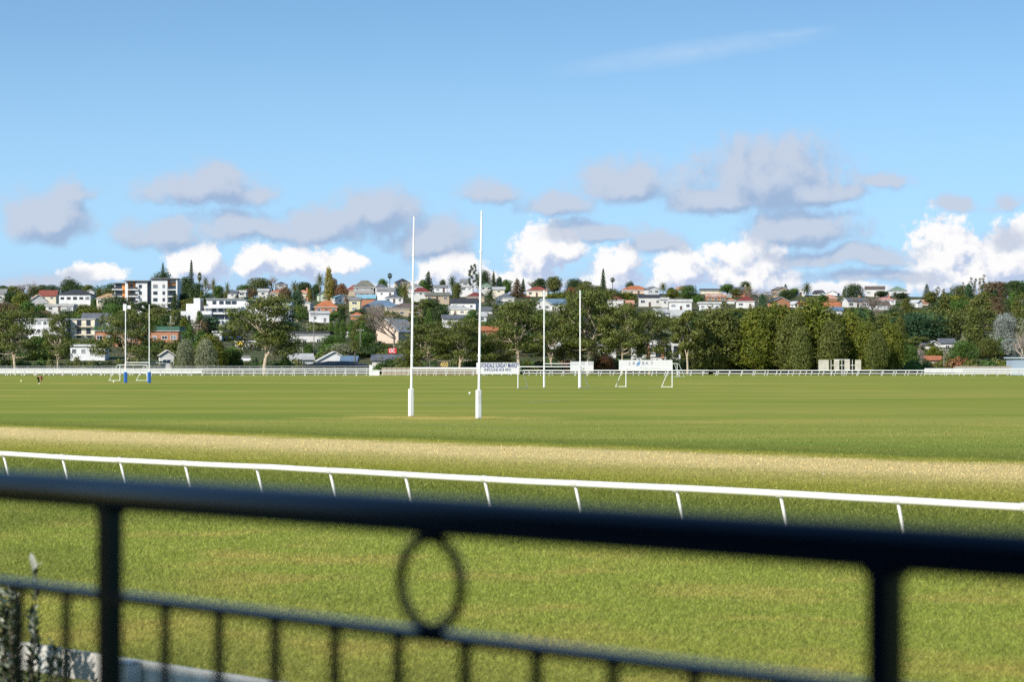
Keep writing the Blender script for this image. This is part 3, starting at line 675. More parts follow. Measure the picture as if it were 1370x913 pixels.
# red OC sign on a roof
a_ = P(519.6, 475, 604); b2 = P(530.3, 468, 604); w = b2.x - a_.x; h = b2.z - a_.z
rt = thing('shop_sign', 'red square shop sign with white letters OC above a grey roof', 'sign', ((a_.x + b2.x) / 2, 604, terrain(0, 604)))
MB().box((0, 0, a_.z + h / 2), (w, 0.2, h)).build('panel', principled('red_sign', (0.62, 0.03, 0.04), 0.5, 0.3), rt)
put(rt, text_mesh('OC', 1.35, M_sign, bold=0.06), -0.1, a_.z + h * .5, w * .72, y=-0.12)
MB().box((0, 0.2, (a_.z + h) / 2 + .3), (0.18, 0.18, a_.z + h - .8)).build('post', M_greyp, rt)
# white wall panels with open frame under the dense tree row
M_cpan = principled('cream_panel', (0.50, 0.47, 0.41), 0.8, 0.2, var=0.2, vscale=0.8)
rt = thing('panel_frame', 'white open timber frame with four solid panels below the dense tree row', 'shelter', ((1124 - 685) / F * 526, 526, 0))
for (p0, p1) in ((1095.0, 1108.8), (1115.8, 1122.8), (1129.8, 1137.0), (1144.0, 1152.0)):
    x0, x1 = (p0 - 1124) / F * 526, (p1 - 1124) / F * 526; MB().box(((x0 + x1) / 2, 0, 2.2), (x1 - x0, 0.12, 2.4)).build('panel', M_cpan, rt)
for p0 in (1112, 1126.5, 1140.5): MB().box(((p0 - 1124) / F * 526, 0.2, 1.7), (0.10, 0.1, 3.4)).build('post', M_far, rt)
x0, x1 = (1115.8 - 1124) / F * 526, (1137 - 1124) / F * 526
MB().box(((x0 + x1) / 2, 0.11, 3.45), (x1 - x0, 0.1, 0.12)).build('beam', M_far, rt); MB().box(((x0 + x1) / 2 + 1, 0.2, 2.2), (x1 - x0 + 3, 0.07, 0.12)).build('beam', M_far, rt)
# ================================================================ houses
WC = dict(white=(0.58, 0.57, 0.55), bright=(0.66, 0.66, 0.66), cream=(0.66, 0.60, 0.48), tan=(0.42, 0.34, 0.25), brick=(0.40, 0.19, 0.11), grey=(0.36, 0.36, 0.36),
          palegrey=(0.55, 0.56, 0.57), pink=(0.60, 0.47, 0.38), green=(0.50, 0.58, 0.46), darkw=(0.05, 0.05, 0.06), blueg=(0.30, 0.37, 0.46), orange=(0.55, 0.24, 0.08), yellowc=(0.60, 0.55, 0.36))
RC = dict(dark=(0.045, 0.047, 0.055), slate=(0.12, 0.13, 0.15), grey=(0.22, 0.22, 0.22), pale=(0.42, 0.42, 0.41), white=(0.50, 0.50, 0.50), orange=(0.40, 0.145, 0.065), red=(0.24, 0.07, 0.05),
          brown=(0.13, 0.10, 0.085), blue=(0.12, 0.19, 0.27), lblue=(0.22, 0.40, 0.50), green=(0.17, 0.24, 0.17), dgreen=(0.05, 0.13, 0.09), olive=(0.16, 0.16, 0.13), tan=(0.42, 0.27, 0.15), salmon=(0.50, 0.26, 0.17), rust=(0.40, 0.17, 0.10), maroon=(0.17, 0.04, 0.035), pinkr=(0.50, 0.24, 0.20))
def wallm(k): return principled('wall_' + k, WC[k], 0.8, 0.2, var=0.10, vscale=0.4)
def roofm(k):
    if k == 'rust': return principled('roof_rust', (0.42, 0.36, 0.30), 0.8, 0.2, vscale=0.30, col2=(0.33, 0.13, 0.07))
    return principled('roof_' + k, RC[k], 0.65, 0.3, var=0.22, vscale=0.5)
M_glass = principled('window_glass', (0.025, 0.035, 0.05), 0.12, 0.6); M_glass2 = principled('window_blind', (0.20, 0.22, 0.24), 0.3, 0.5)
M_trim = principled('white_trim', (0.74, 0.74, 0.72), 0.6, 0.3); M_trimd = principled('dark_trim', (0.05, 0.05, 0.055), 0.6, 0.3)
WM = {}
def window(root, x, y, z, w, h, dark=False, side=0, blind=False, name='window'):
    key = (round(w, 1), round(h, 1), dark, blind)
    if key not in WM:
        t = 0.09; m = MB(); W_, H_ = key[0], key[1]
        m.box((0, 0, H_ / 2 - t / 2), (W_, 0.09, t)).box((0, 0, -H_ / 2 + t / 2), (W_ + .1, 0.13, t)).box((-W_ / 2 + t / 2, 0, 0), (t, 0.088, H_ - 2 * t)).box((W_ / 2 - t / 2, 0, 0), (t, 0.088, H_ - 2 * t))
        if W_ > 1.1: m.box((0, 0, 0), (0.06, 0.086, H_ - 2 * t))
        WM[key] = (m.mesh('window', M_trimd if dark else M_trim), MB().box((0, 0.01, 0), (W_ - .1, 0.04, H_ - .1)).mesh('pane', M_glass2 if blind else M_glass))
    o = link(name, WM[key][0], root, (x, y, z)); o.rotation_euler.z = side
    link('pane', WM[key][1], o)
    return o
LAND = []          # (px, py, phrase) used to tell trees apart
FACE = []          # projected house rectangles (px0, px1, top, base, D)
def roofmesh(kind, w, d, h, rh, ov, mats):
    m = MB(); a_, b2 = w / 2 + ov, d / 2 + ov; t = 0.16
    if kind == 'hip':
        r = max(0.0, a_ - b2) if a_ > b2 else 0; rd = max(0.0, b2 - a_)
        v = [(-a_, -b2, h), (a_, -b2, h), (a_, b2, h), (-a_, b2, h), (-r, -rd, h + rh), (r, rd if r == 0 else 0, h + rh)]
        if r == 0: v[4] = (0, -rd, h + rh); v[5] = (0, rd, h + rh); fs = [(0, 1, 4), (1, 2, 5, 4), (2, 3, 5), (3, 0, 4, 5)]
        else: fs = [(0, 1, 5, 4), (1, 2, 5), (2, 3, 4, 5), (3, 0, 4)]
        m.poly(v, fs + [(3, 2, 1, 0)]); m.box((0, 0, h - t / 2 - 0.004), (2 * a_ - .06, 2 * b2 - .06, t), mi=1)
    elif kind in ('gable', 'gablef'):
        if kind == 'gable': v = [(-a_, -b2, h), (a_, -b2, h), (a_, b2, h), (-a_, b2, h), (-a_, 0, h + rh), (a_, 0, h + rh)]
        else: v = [(a_, -b2, h), (a_, b2, h), (-a_, b2, h), (-a_, -b2, h), (0, -b2, h + rh), (0, b2, h + rh)]
        up = [(x, y, z + t) for x, y, z in v]; m.poly(v + up, [(6, 7, 11, 10), (8, 9, 10, 11)] if False else [(6, 7, 11, 10), (8, 6, 10, 11)] if False else [])
        m.v = []; m.f = []; m.mi = []
        m.poly(v + up, [(6, 7, 11, 10), (0 + 8, 9, 10, 11)] if False else [])
        m.v = []; m.f = []; m.mi = []
        # two slabs
        k = v + up
        m.poly(k, [(6, 7, 11, 10), (8, 9, 10, 11)]); m.v = []; m.f = []; m.mi = []
        m.poly(k, [(0 + 6, 1 + 6, 5 + 6, 4 + 6), (2 + 6, 3 + 6, 4 + 6, 5 + 6), (0, 4, 5, 1), (2, 5, 4, 3), (0, 1, 7, 6), (2, 3, 9, 8)])
        m.poly(k, [(1, 5, 11, 7), (5, 2, 8, 11), (0, 6, 10, 4), (4, 10, 9, 3)], 1)
    else:
        m.box((0, 0, h + rh / 2), (2 * a_, 2 * b2, rh)); m.box((0, 0, h + 0.02), (2 * a_ + .06, 2 * b2 + .06, 0.12), mi=1)
    return m
def house(px0, px1, pyt, pye, pyb, kind, wall, roof, phrase, label, D=None, d=None, yaw=0.0, floors=None, chim=0, deck=False, name='house', win=True, dark=False, ov=0.45, cols=None, door=True, group=None, cat='house'):
    pxc = (px0 + px1) / 2
    if D is None: D = Dof(pxc, pyb)
    b0 = P(pxc, pyb, D); w = (px1 - px0) / F * D - 2 * ov * 0.8; h = (pyb - pye) / F * D; rh = max(0.25, (pye - pyt) / F * D)
    d = d or min(11, max(7.0, w * 0.7)); w = max(2.5, w)
    if yaw: w = max(2.5, (w - d * abs(math.sin(yaw)) * 0.8) / math.cos(yaw))
    root = thing(name, label, cat, (b0.x, D + d / 2, b0.z), yaw, group)
    # wall with gable ends, reaching down into the slope
    m = MB(); sink = max(2.5, b0.z - terrain(b0.x, D) + 2.0)
    if kind == 'gablef':
        a_, c_ = w / 2, d / 2; s_ = rh * (w / 2) / (w / 2 + ov) 
        v = [(-a_, -c_, -sink), (a_, -c_, -sink), (a_, c_, -sink), (-a_, c_, -sink), (-a_, -c_, h), (a_, -c_, h), (a_, c_, h), (-a_, c_, h), (0, -c_, h + s_), (0, c_, h + s_)]
        m.poly(v, [(0, 1, 5, 8, 4), (2, 3, 7, 9, 6), (1, 2, 6, 5), (3, 0, 4, 7)])
    elif kind == 'gable':
        a_, c_ = w / 2, d / 2; s_ = rh * (d / 2) / (d / 2 + ov)
        v = [(-a_, -c_, -sink), (a_, -c_, -sink), (a_, c_, -sink), (-a_, c_, -sink), (-a_, -c_, h), (a_, -c_, h), (a_, c_, h), (-a_, c_, h), (-a_, 0, h + s_), (a_, 0, h + s_)]
        m.poly(v, [(0, 1, 5, 4), (2, 3, 7, 6), (1, 2, 6, 9, 5), (3, 0, 4, 8, 7)])
    else: m.box((0, 0, (h - .17 - sink) / 2), (w, d, h - .17 + sink))
    m.build('wall', wallm(wall), root)
    tm = M_trimd if dark else M_trim
    rf = roofmesh(kind, w, d, h, rh, ov, None).build('roof', [roofm(roof), tm], root)
    for k in range(chim):
        cx = (-1) ** k * w * 0.22; MB().box((cx, 0.3, h + rh * .8 + .3), (0.8, 0.6, 1.5 + rh * .5)).build('chimney', wallm('brick' if wall != 'brick' else 'tan'), rf)
    fl = floors or max(1, int(round(h / 3.0))); fh = h / fl
    rg = random.Random(int(px0 * 7 + pyb))
    if win and h > 1.6:
        nc = cols or max(1, int(w / 2.9)); cw = w / nc
        for f in range(fl):
            for c_ in range(nc):
                x = -w / 2 + cw * (c_ + .5) + rg.uniform(-.15, .15); ww_ = min(cw * .62, rg.choice((1.2, 1.6, 2.1))); hh_ = min(fh * .5, rg.choice((1.1, 1.3)))
                if f == 0 and door and c_ == nc // 2 and nc > 1 and fh > 2.2:
                    o = MB().box((0, 0, 0), (0.95, 0.08, 2.0)).build('door', principled('door_paint', (0.10, 0.06, 0.05), 0.5, 0.4), root, (x, -d / 2 - .03, 1.02))
                    MB().box((0.36, -.06, 0), (0.06, 0.06, 0.12)).build('handle', M_greyp, o); continue
                window(root, x, -d / 2 - 0.03, fh * f + fh * .56, ww_, hh_, dark, blind=rg.random() < .3)
            for sx in (-1, 1):
                if rg.random() < .7: window(root, sx * (w / 2 + .03), rg.uniform(-.2, .2) * d, fh * f + fh * .56, 1.3, min(1.2, fh * .5), dark, side=math.pi / 2)
    if deck:
        dk = MB().box((0, -d / 2 - 1.0, h / fl * (fl - 1) - .1 if fl > 1 else .35), (w * .9, 2.0, .16)); z = (h / fl * (fl - 1) if fl > 1 else .45)
        dk.box((0, -d / 2 - 1.96, z + .95), (w * .9, 0.06, 0.08))
        for k in range(13): dk.box((-w * .44 + k * w * .88 / 12, -d / 2 - 1.96, z + .45), (0.06, 0.05, 0.92))
        for sx in (-1, 1): dk.box((sx * w * .42, -d / 2 - 1.9, z / 2 - 1), (0.14, 0.14, z + 1.8))
        dk.build('deck', M_trim, root)
    LAND.append((pxc, (pye + pyb) / 2, phrase)); FACE.append((px0, px1, pyt, pyb, D))
    return root
H = house
# --- left part
H(-8,8,387,394,412,'gable','white','grey','the grey roofed edge house','white two storey house with grey roof at the left edge of the hill')
H(32,64,394.5,404,413,'gablef','white','rust','the rust roofed house','white house with streaked rusty iron roof left of the dark roofed townhouses',yaw=.35,chim=0)
H(51,76,388.5,396.5,402,'gable','cream','red','the dark red roof','low house with broad dark red roof above the rust roofed house',D=1120)
H(78,122,387,394,418,'hip','bright','dark','the dark roofed townhouses','pair of bright white townhouses under one dark hip roof left of the apartment tower',floors=2,dark=True,cols=5)
H(60,99,407,409.5,417,'flat','white','pale','the flat white garage row','low flat roofed white building below the dark roofed townhouses',D=950)
H(114,127,388,392,400,'gablef','white','grey','the small white skyline gable','small white gabled house between the townhouses and the tan hip roof',D=1130)
H(128,166,392.5,399,408,'hip','cream','tan','the tan hip roof','cream house with tan hip roof directly left of the apartment tower',D=1060)
H(108,147,419.5,431,446,'gable','palegrey','slate','the slate roofed hall','long pale hall with slate grey roof right of the cream flats',D=840,win=True)
H(22,90,426,428,458,'flat','bright','pale','the hidden white block','white apartment wing mostly hidden behind the two left gum trees',D=826,floors=3,cols=8)
# --- centre-left
H(367,384,377,380.5,385,'hip','grey','dark','the dark skyline hip','small dark hip roofed house on the skyline right of the bare tree')
H(344,360,386.5,390,397,'gable','white','pale','the small pale ridge house','small white house with pale roof above the long white flats',D=1130)
H(303,318,389,392.5,398,'gable','white','slate','the small blue grey gable','small white house with slate roof behind the long white flats',D=1080)
H(317,330,388.5,391,397,'flat','white','white','the white boxy ridge house','white boxy house on the ridge directly above the long white flats',D=1090)
H(382,400,421.5,425,431,'gable','cream','green','the green roofed cottage','cream cottage with green roof right of the long white flats')
H(410,441,416.5,420,433,'gable','bright','white','the white deck house','bright white house with deck below the orange roofed brick house',yaw=.2,deck=True,D=940)
H(420,452,402,411,420,'hip','brick','orange','the orange roofed brick house','brick house with bright orange hip roof and two chimneys',chim=1)
H(422,441,389.5,395,403.5,'gablef','green','dgreen','the pale green house','pale green gabled house below the tall date palm',yaw=.2)
H(443,470,394.5,399,406.5,'gablef','bright','lblue','the white gable with blue roof','white gabled house with pale blue roof right of the pale green house',yaw=.4)
H(466,483,398,402,418,'gable','yellowc','grey','the cream narrow house','tall narrow cream house left of the wide blue grey hip roof',D=1030)
H(462,489,381,388.5,392.5,'hip','tan','red','the red skyline roof','house with red hip roof on the skyline below the broad olive grey roof',chim=0)
H(472,503,375,384.5,390,'hip','grey','olive','the broad olive grey roof','broad olive grey hip roof on the skyline left of the slim palm',D=1180)
H(499,520,379.5,385,389,'hip','white','slate','the small slate roof','small slate hip roof on the skyline just left of the slim palm',D=1180)
H(474,501,391,392.5,398,'flat','brick','grey','the brick skyline wall','low orange brick house below the red skyline roof',D=1120)
H(504,531,385.5,390,397.5,'gable','bright','grey','the white stepped house','white stepped house with grey roof right of the low brick house',yaw=-.15,D=1110)
H(476,503,394.5,400,404,'gable','brick','lblue','the pale blue roof','brick house with pale blue iron roof beneath the white stepped house',D=1070)
H(484,536,401.5,410.5,417,'hip','cream','blue','the wide blue grey hip roof','cream house with very wide blue grey hip roof right of the cream narrow house')
H(514,540,394,398.5,406,'hip','bright','slate','the bay windowed white house','white house with large bay window above the wide blue grey hip roof',cols=3,D=1100)
H(527,549,372.5,378,383.5,'hip','tan','dark','the dark skyline roof','dark brown hip roof on the skyline left of the near left upright',D=1190)
H(545,566,379,384.5,389.5,'hip','white','grey','the grey roof by the upright','white house with grey hip roof right behind the near left upright',D=1160)
H(549,577,384.5,391,396.5,'hip','white','maroon','the maroon roof by the conifer','white house with maroon brown roof beneath the dark skyline conifer',D=1120)
H(580,599,381.5,385,391.5,'gable','bright','grey','the white house by the date palm','bright white house with dark porch left of the round date palm',D=1150)
H(568,602,391.5,396,403,'gable','tan','olive','the olive brown long roof','long low house with olive brown roof above the black roofed white house',D=1090)
H(520,566,405.5,413,426,'hip','tan','brown','the brown hip roof','tan house with brown hip roof behind the near left upright',chim=0)
H(551,568,413.5,419,425,'gablef','yellowc','grey','the cream gable end','cream gable end to the right of the brown hip roof',D=990)
H(602,641,399.5,406,415,'gable','bright','dark','the black roofed white house','bright white house with black gable roof left of the near right upright',yaw=-.15)
H(584,634,408.5,414,423,'hip','cream','pale','the pale wide veranda house','wide cream house with pale roof and deck below the black roofed white house',deck=True)
H(468,487,417.5,422,428,'hip','brick','orange','the small orange roof','small house with orange roof among trees below the blue grey hip roof')
H(440,470,444,446,452,'flat','white','white','the long low white roof','long low white flat building between the green cypresses and the bushes',D=800)
H(384,441,443.5,448,466,'flat','white','dark','the dark flat roofed office','white low office with dark flat roof right of the big gum tree',D=760,cols=6,floors=1,d=14)
H(500,556,427,445,466,'gablef','pink','pink' if 'pink' in RC else 'pale','the pale pink barn','big pale pink gabled hall behind the bare tree',D=740,yaw=-.35,win=False,d=16)
H(496,542,475,483,492,'gable','white','slate','the slate roofed clubhouse','white clubhouse with slate grey roof under the red sign',D=575,yaw=.0)
H(419,470,471,484,492,'gablef','bright','white','the white tent roof','broad white gabled roof building near the mesh fence',D=600,yaw=.15,win=False)
H(455,478,477,484,492,'gable','grey','blue','the low blue roof','low grey building with blue roof just right of the white tent roof',D=592,win=False)
H(405,495,483.5,489,498,'hip','darkw','dark','the long dark stable roof','long low stable with very dark roof directly behind the mesh fence',D=560,win=True,door=False,dark=True)
H(382,420,474,482,492,'gable','palegrey','pale','the pale sheds by the gum','pale low shed roofs right of the big gum trunk',D=580,yaw=.2)
# --- left lower
H(206,234,469,477,493,'gablef','white','rust','the red striped roof','white gabled building with red striped roof left of the olive trees',D=600,yaw=.2,floors=1)
H(190,218,483.5,486,498,'flat','yellowc','green','the pale green shed','pale green shed right of the blue padded posts',D=560,win=False)
H(92,142,461,463.5,494,'flat','bright','white','the white stepped offices','white stepped two storey building under the cream flats',D=640,cols=4,floors=2)
H(126,240,437,443,463,'flat','brick','dgreen','the long brick warehouse','long orange brick warehouse with dark green roof behind the posts with blue pads',D=740,cols=9,floors=1,d=14)
# --- centre-right
H(615,629,373.5,378,383,'gable','palegrey','grey','the grey skyline house','pale grey house on the skyline left of the monkey puzzle tree',D=1190)
H(614,634,381.5,384,390,'flat','bright','white','the white skyline box','white flat roofed house below the grey skyline house',D=1160)
H(640,661,378.5,384,389,'hip','white','green','the green skyline roof','white house with green hip roof right of the near right upright',D=1170)
H(658,676,384,388,393,'gable','cream','pale','the pale shed on the ridge','pale roofed cream house on the ridge right of the green skyline roof',D=1140)
H(623,649,391,397,401,'hip','tan','maroon','the maroon roof','house with maroon roof behind the near right upright',D=1110)
H(640,660,411,416,423,'gable','white','slate','the slate porch house','white house with slate roof right of the near right upright',D=1000)
H(626,652,418.5,424,431,'gable','palegrey','pale','the pale iron roof','pale iron roofed house below the slate porch house',D=930)
H(722,761,400,408,418,'gable','bright','blue','the blue roofed villa','white villa with blue roof and red deck between the middle uprights',deck=True,yaw=-.1)
H(716,738,399,408,415,'gablef','white','slate','the white gable beside the villa','white gable end attached in front of the blue roofed villa',D=985)
H(640,668,437,443,456,'gable','brick','orange','the orange roof behind the gum','orange roofed house half hidden behind the leaning gum tree',D=770)
H(733,766,450.5,456,474,'hip','bright','dark','the dark roofed white house','white house with dark roof seen between the middle uprights',D=690,floors=2)
H(700,709,396,398,404,'gable','brick','red','the tiny brick gable','tiny brick gable among trees on the ridge',D=1150,win=False)
H(800,826,458,464,478,'gable','white','grey','the white cottage in shade','white cottage half hidden behind the gums near the square sign',D=640)
# --- right
H(831,869,382,388,395,'hip','pink','orange','the long orange skyline roof','pinkish house with long orange roof on the skyline left of the phoenix palm',D=1180)
H(862,883,383.5,387.5,393.5,'gablef','palegrey','slate','the slate skyline gable','grey gabled house on the skyline left of the phoenix palm',D=1170,yaw=.2)
H(905,917,384,388,391,'gable','white','salmon','the salmon roof tip','salmon roof tip above the round green tree on the skyline',D=1190,win=False)
H(937,966,386.5,389,393,'flat','cream','dark','the long dark skyline roof','long low house with dark flat roof on the skyline',D=1185)
H(884,895,398,401,409,'flat','white','white','the small white block','small white block house left of the boxy white house',D=1050)
H(895,926.5,400.5,404,416,'flat','bright','white','the boxy white house','bright white boxy house with two windows above the pale roofs',cols=3,floors=1)
H(934.5,965,404,406.5,416,'flat','bright','white','the second boxy white house','bright white flat house right of the boxy white house',cols=3,floors=1)
H(944,972,393,398,403.5,'gable','brick','rust','the rusty brick ridge house','brick house with rusty roof right of the green skyline tree',D=1120)
H(961,980,394,396,400,'flat','white','pale','the white ridge strip','low white house right of the rusty brick ridge house',D=1150)
H(973,984,399,402,405,'hip','white','orange','the tiny orange roof','tiny orange hip roof right of the second boxy white house',D=1090,win=False)
H(872,896,413,419,426,'gable','white','pale','the left pale roof','pale roofed house below and left of the boxy white house',D=970,yaw=.3)
H(897,926,415,423,427,'gable','white','pale','the right pale roof','low white house with pale roof directly below the boxy white house',D=950)
H(837,849,402,407,412,'gable','brick','salmon','the half hidden salmon roof','salmon roof half hidden among gum crowns left of the pale roofs',D=1020,win=False)
H(1057,1071,403.5,407.5,413,'gablef','bright','white','the white right gable','bright white gable left of the bright red roof',D=1060,yaw=.3)
H(1068,1082,404,409.5,413,'gable','white','red','the bright red roof','small house with bright red roof right of the white gable',D=1050,win=False)
H(1101,1126,404.5,411,416,'gable','white','orange','the bright orange roof','house with bright orange roof above the tallest tree of the dense row',D=1030,win=False)
H(1109,1129,411,416,420,'gable','palegrey','blue','the grey blue roof','low grey house with blue grey roof below the bright orange roof',D=1000)
H(1089,1104,388.5,393,398,'gablef','white','dark','the left black gable','left of two white skyline houses with black gable roofs',D=1180,yaw=.4)
H(1105,1126,389.5,393.5,398,'gablef','bright','dark','the right black gable','right of two white skyline houses with black gable roofs',D=1180,yaw=-.3)
H(1099,1121,393.5,399,403,'hip','brick','salmon','the salmon hip roof','salmon hip roof just below the two black gabled skyline houses',D=1130)
H(1171,1199,397.5,401.5,408,'hip','bright','pinkr','the pink roofed house','bright white house with pink red roof right of the big dark tree',chim=1)
H(1163,1191,403.5,408.5,415,'gable','palegrey','brown','the brown roofed grey house','grey house with brown roof and long window row under the pink roofed house',cols=6)
H(1221,1233,401.5,405.5,414,'gablef','bright','white','the small white gable','small bright white gable among dark trees at the right',D=1080,yaw=.4,win=False)
H(1229,1243,401.5,406,410,'gable','pink','salmon','the pinkish roof','pinkish roofed house right beside the small white gable',D=1100,win=False)
H(1236,1258,456.5,462,472,'gablef','white','slate','the left valley gable','left white gable with slate roof in the valley at the right',D=690,yaw=.15)
H(1257,1281,453.5,460,471,'gable','white','slate','the slate valley house','slate roofed white house with two gables in the valley at the right',D=705,yaw=-.1)
H(1205,1230,479,483,492,'gable','white','orange','the low orange roof left','low white shed with orange roof left of the power pole',D=600,win=False)
H(1236,1262,477,482.5,492,'gable','tan','orange','the low orange roof','low tan building with orange roof beside the power pole',D=600,win=False)
H(1353,1400,477.5,479.5,496,'flat','blueg','blue','the blue grey shed','plain blue grey shed at the right edge behind the white rails',D=528,win=False,name='shed',cat='shed')
# modern white building with tall dark windows
rt = thing('modern_building', 'modern white building with tall dark windows and brick strips behind the gums', 'building', ((879 - 685) / F * 610, 616, 0))
w = (910 - 846) / F * 610; top = P(0, 453, 610).z
MB().box((0, 0, top / 2), (w, 9, top)).build('wall', wallm('white'), rt); MB().box((0, -.2, top + .12), (w + .8, 9.8, .25)).build('roof', roofm('slate'), rt)
for p in (855, 880, 894, 904): window(rt, (p - 878) / F * 610, -4.55, top * .62, 1.3, 3.0, True)
for p in (886, 866): MB().box(((p - 878) / F * 610, -4.6, top * .62), (0.8, .2, 3.4)).build('brick_strip', wallm('brick'), rt)
LAND.append((878, 467, 'the modern white building'))
FACE.append((846, 910, 453, 480, 610))
# ---------------------------------------------------------------- apartment tower
Da = 1000.0; b0 = P(200, 431, Da)
rt = thing('apartment_tower', 'white apartment tower with orange balconies on the hill at the left, tallest building', 'apartment building', (b0.x, Da, b0.z))
ax = lambda px: (px - 200) / F * Da; az = lambda py: (431 - py) / F * Da
m = MB()
def vol(m, p0, p1, pt, y0, y1, pb=436, mi=0):
    m.box(((ax(p0) + ax(p1)) / 2, (y0 + y1) / 2, (az(pt) + az(pb)) / 2), (ax(p1) - ax(p0), y1 - y0, az(pt) - az(pb)), mi=mi)
vol(m, 202.5, 224, 374.5, 0, 14); vol(m, 224, 236.4, 374.5, 2.0, 14); vol(m, 235.6, 237.4, 373.9, -.3, 2.0)
vol(m, 181, 196.4, 377.2, 1.0, 14); vol(m, 166, 181, 377.2, 3.0, 14); vol(m, 168.5, 170.5, 377.1, 1.0, 3.0)
vol(m, 150, 166, 380, 6, 15)
m.build('wall', wallm('bright'), rt)
m = MB(); vol(m, 196.4, 202.5, 376.5, 2.2, 13.9); m.build('stair_glazing', M_glass, rt)
for k in range(5): 
    m = MB(); vol(m, 196.5, 202.4, 380 + 9 * k, 2.0, 2.2, 381 + 9 * k); m.build('glazing_bar', M_trimd, rt)
m = MB(); vol(m, 200, 238.4, 372.4, -1.0, 14.5, 373.4); vol(m, 165, 199.6, 375.3, -.2, 14.5, 376.3); vol(m, 148, 164.6, 377.8, 4.6, 15.5, 378.8); m.build('roof', roofm('grey'), rt)
for (p0, p1, pt, pb, y) in ((224.3, 226.5, 376, 386, 1.93), (160.6, 165.8, 379, 403, 5.93), (170.7, 173, 378.5, 405, 2.93), (176, 180.6, 378.5, 384, 2.9), (228, 235, 378, 381.5, 1.9)):
    m = MB(); vol(m, p0, p1, pt, y - .2, y, pb); m.build('orange_panel', wallm('orange'), rt)
for k in range(6):
    z = az(383.3 + 8.95 * k)
    for p, ww_ in ((207.8, 1.75), (219, 1.0), (187.2, 1.3)):
        if p < 196 and k > 3: continue
        window(rt, ax(p), (0 if p > 200 else 1.0) - .04, z, ww_, 1.45, True, blind=(k + int(p)) % 3 == 0)
    if k < 5 or True:
        if k < 5:
            o = window(rt, ax(230.5), 1.94, z, 2.9, 2.0, True, name='balcony_door')
            m = MB().box((ax(230.2), .95, z - 1.42), (3.5, 2.1, .42)); b = m.build('balcony', wallm('bright'), rt)
            MB().box((ax(230.2), -.03, z - .75), (3.4, .05, .75)).build('balustrade', M_glass, b)
    if k < 3:
        window(rt, ax(174.5), 2.94, z + .1, 2.6, 2.0, True, name='balcony_door')
        m = MB().box((ax(177.5), 1.55, z - 1.4), (4.6, 2.9, .4)); b = m.build('balcony', wallm('bright'), rt)
        MB().box((ax(178.2), .05, z - .7), (4.0, .05, .85)).build('balustrade', M_trimd, b)
        window(rt, ax(163), 5.8, z - .3, 0.9, 1.4, True)
    if k < 2:
        window(rt, ax(155.5), 5.94, z + .2, 2.8, 1.9, True, name='balcony_door')
        b = MB().box((ax(154.5), 4.9, z - 1.2), (4.4, 2.0, .4)).build('balcony', wallm('bright'), rt); MB().box((ax(154), 3.95, z - .6), (3.9, .05, .8)).build('balustrade', M_trimd, b)
LAND.append((200, 400, 'the apartment tower')); FACE += [(166, 238, 372, 425, 1000), (148, 166, 380, 404, 1000)]
# ---------------------------------------------------------------- cream flats
Dc = 830.0; b0 = P(106, 462, Dc); rt = thing('cream_flats', 'cream three storey apartment block with balconies right of the gum trees at the left', 'apartment building', (b0.x, Dc, b0.z))
cx = lambda px: (px - 106) / F * Dc; cz = lambda py: (462 - py) / F * Dc
m = MB().box((0, 5, cz(428) / 2 - 2), (cx(127) - cx(85), 10, cz(428) + 4)); m.box((cx(126), 4.9, cz(426) / 2), (.5, 10.4, cz(426))); m.build('wall', wallm('cream'), rt)
MB().box((0, 5, cz(427.2)), (cx(127) - cx(85) + .6, 10.6, .35)).build('roof', roofm('pale'), rt)
for f, py in enumerate((432.5, 443.5, 452.5)):
    for p in (91.5, 105.8, 118.3): window(rt, cx(p), -.04, cz(py), 1.5, 1.9, True, blind=(f + int(p)) % 4 == 0)
    for p in (106, 119) if f else (98, 112):
        b = MB().box((cx(p), -.7, cz(py) - 1.3), (2.6 if f else 5.5, 1.4, .22)).build('balcony', wallm('cream'), rt); q = MB()
        W_ = 2.6 if f else 5.5
        q.box((cx(p), -1.38, cz(py) - .35), (W_, .05, .06))
        for k in range(9): q.box((cx(p) - W_ / 2 + .05 + k * (W_ - .1) / 8, -1.38, cz(py) - .78), (.05, .04, .8))
        q.build('railing', M_trimd, b)
LAND.append((106, 444, 'the cream flats')); FACE.append((85, 127, 427, 461, 830))
# ---------------------------------------------------------------- long white flats with tower
Dw = 873.0; b0 = P(300, 445, Dw); rt = thing('white_flats', 'long bright white stepped flats with square tower left of the big gum tree', 'apartment building', (b0.x, Dw, b0.z))
wx = lambda px: (px - 300) / F * Dw; wz = lambda py: (445 - py) / F * Dw
def vb(m, p0, p1, pt, y0, y1, pb=449): m.box(((wx(p0) + wx(p1)) / 2, (y0 + y1) / 2, (wz(pt) + wz(pb)) / 2), (wx(p1) - wx(p0), y1 - y0, wz(pt) - wz(pb))); return m
m = MB(); vb(m, 258, 266.8, 398.8, 2, 12); vb(m, 272, 324, 410.5, 3.5, 13.8); vb(m, 274, 324, 400.2, 5, 14, 410.5); vb(m, 241.8, 283, 416.5, 0, 12); vb(m, 247, 258, 406.2, 4, 12, 416.5); vb(m, 283, 322, 422.5, 2, 13.7)
vb(m, 324, 377, 402.2, 5, 14, 430); vb(m, 283, 297, 428.6, -1.5, 2, 449); m.build('wall', wallm('bright'), rt)
vb(MB(), 377, 388.5, 402.0, 5.01, 14, 430).build('shaded_end', wallm('blueg'), rt)  # bluish wall colour paints the shade on the right-hand end of the flats
m = MB(); vb(m, 273, 325, 399.1, 4.2, 14.5, 400); vb(m, 325.2, 389.4, 401, 4.2, 14.5, 401.9); m.build('roof', roofm('pale'), rt)
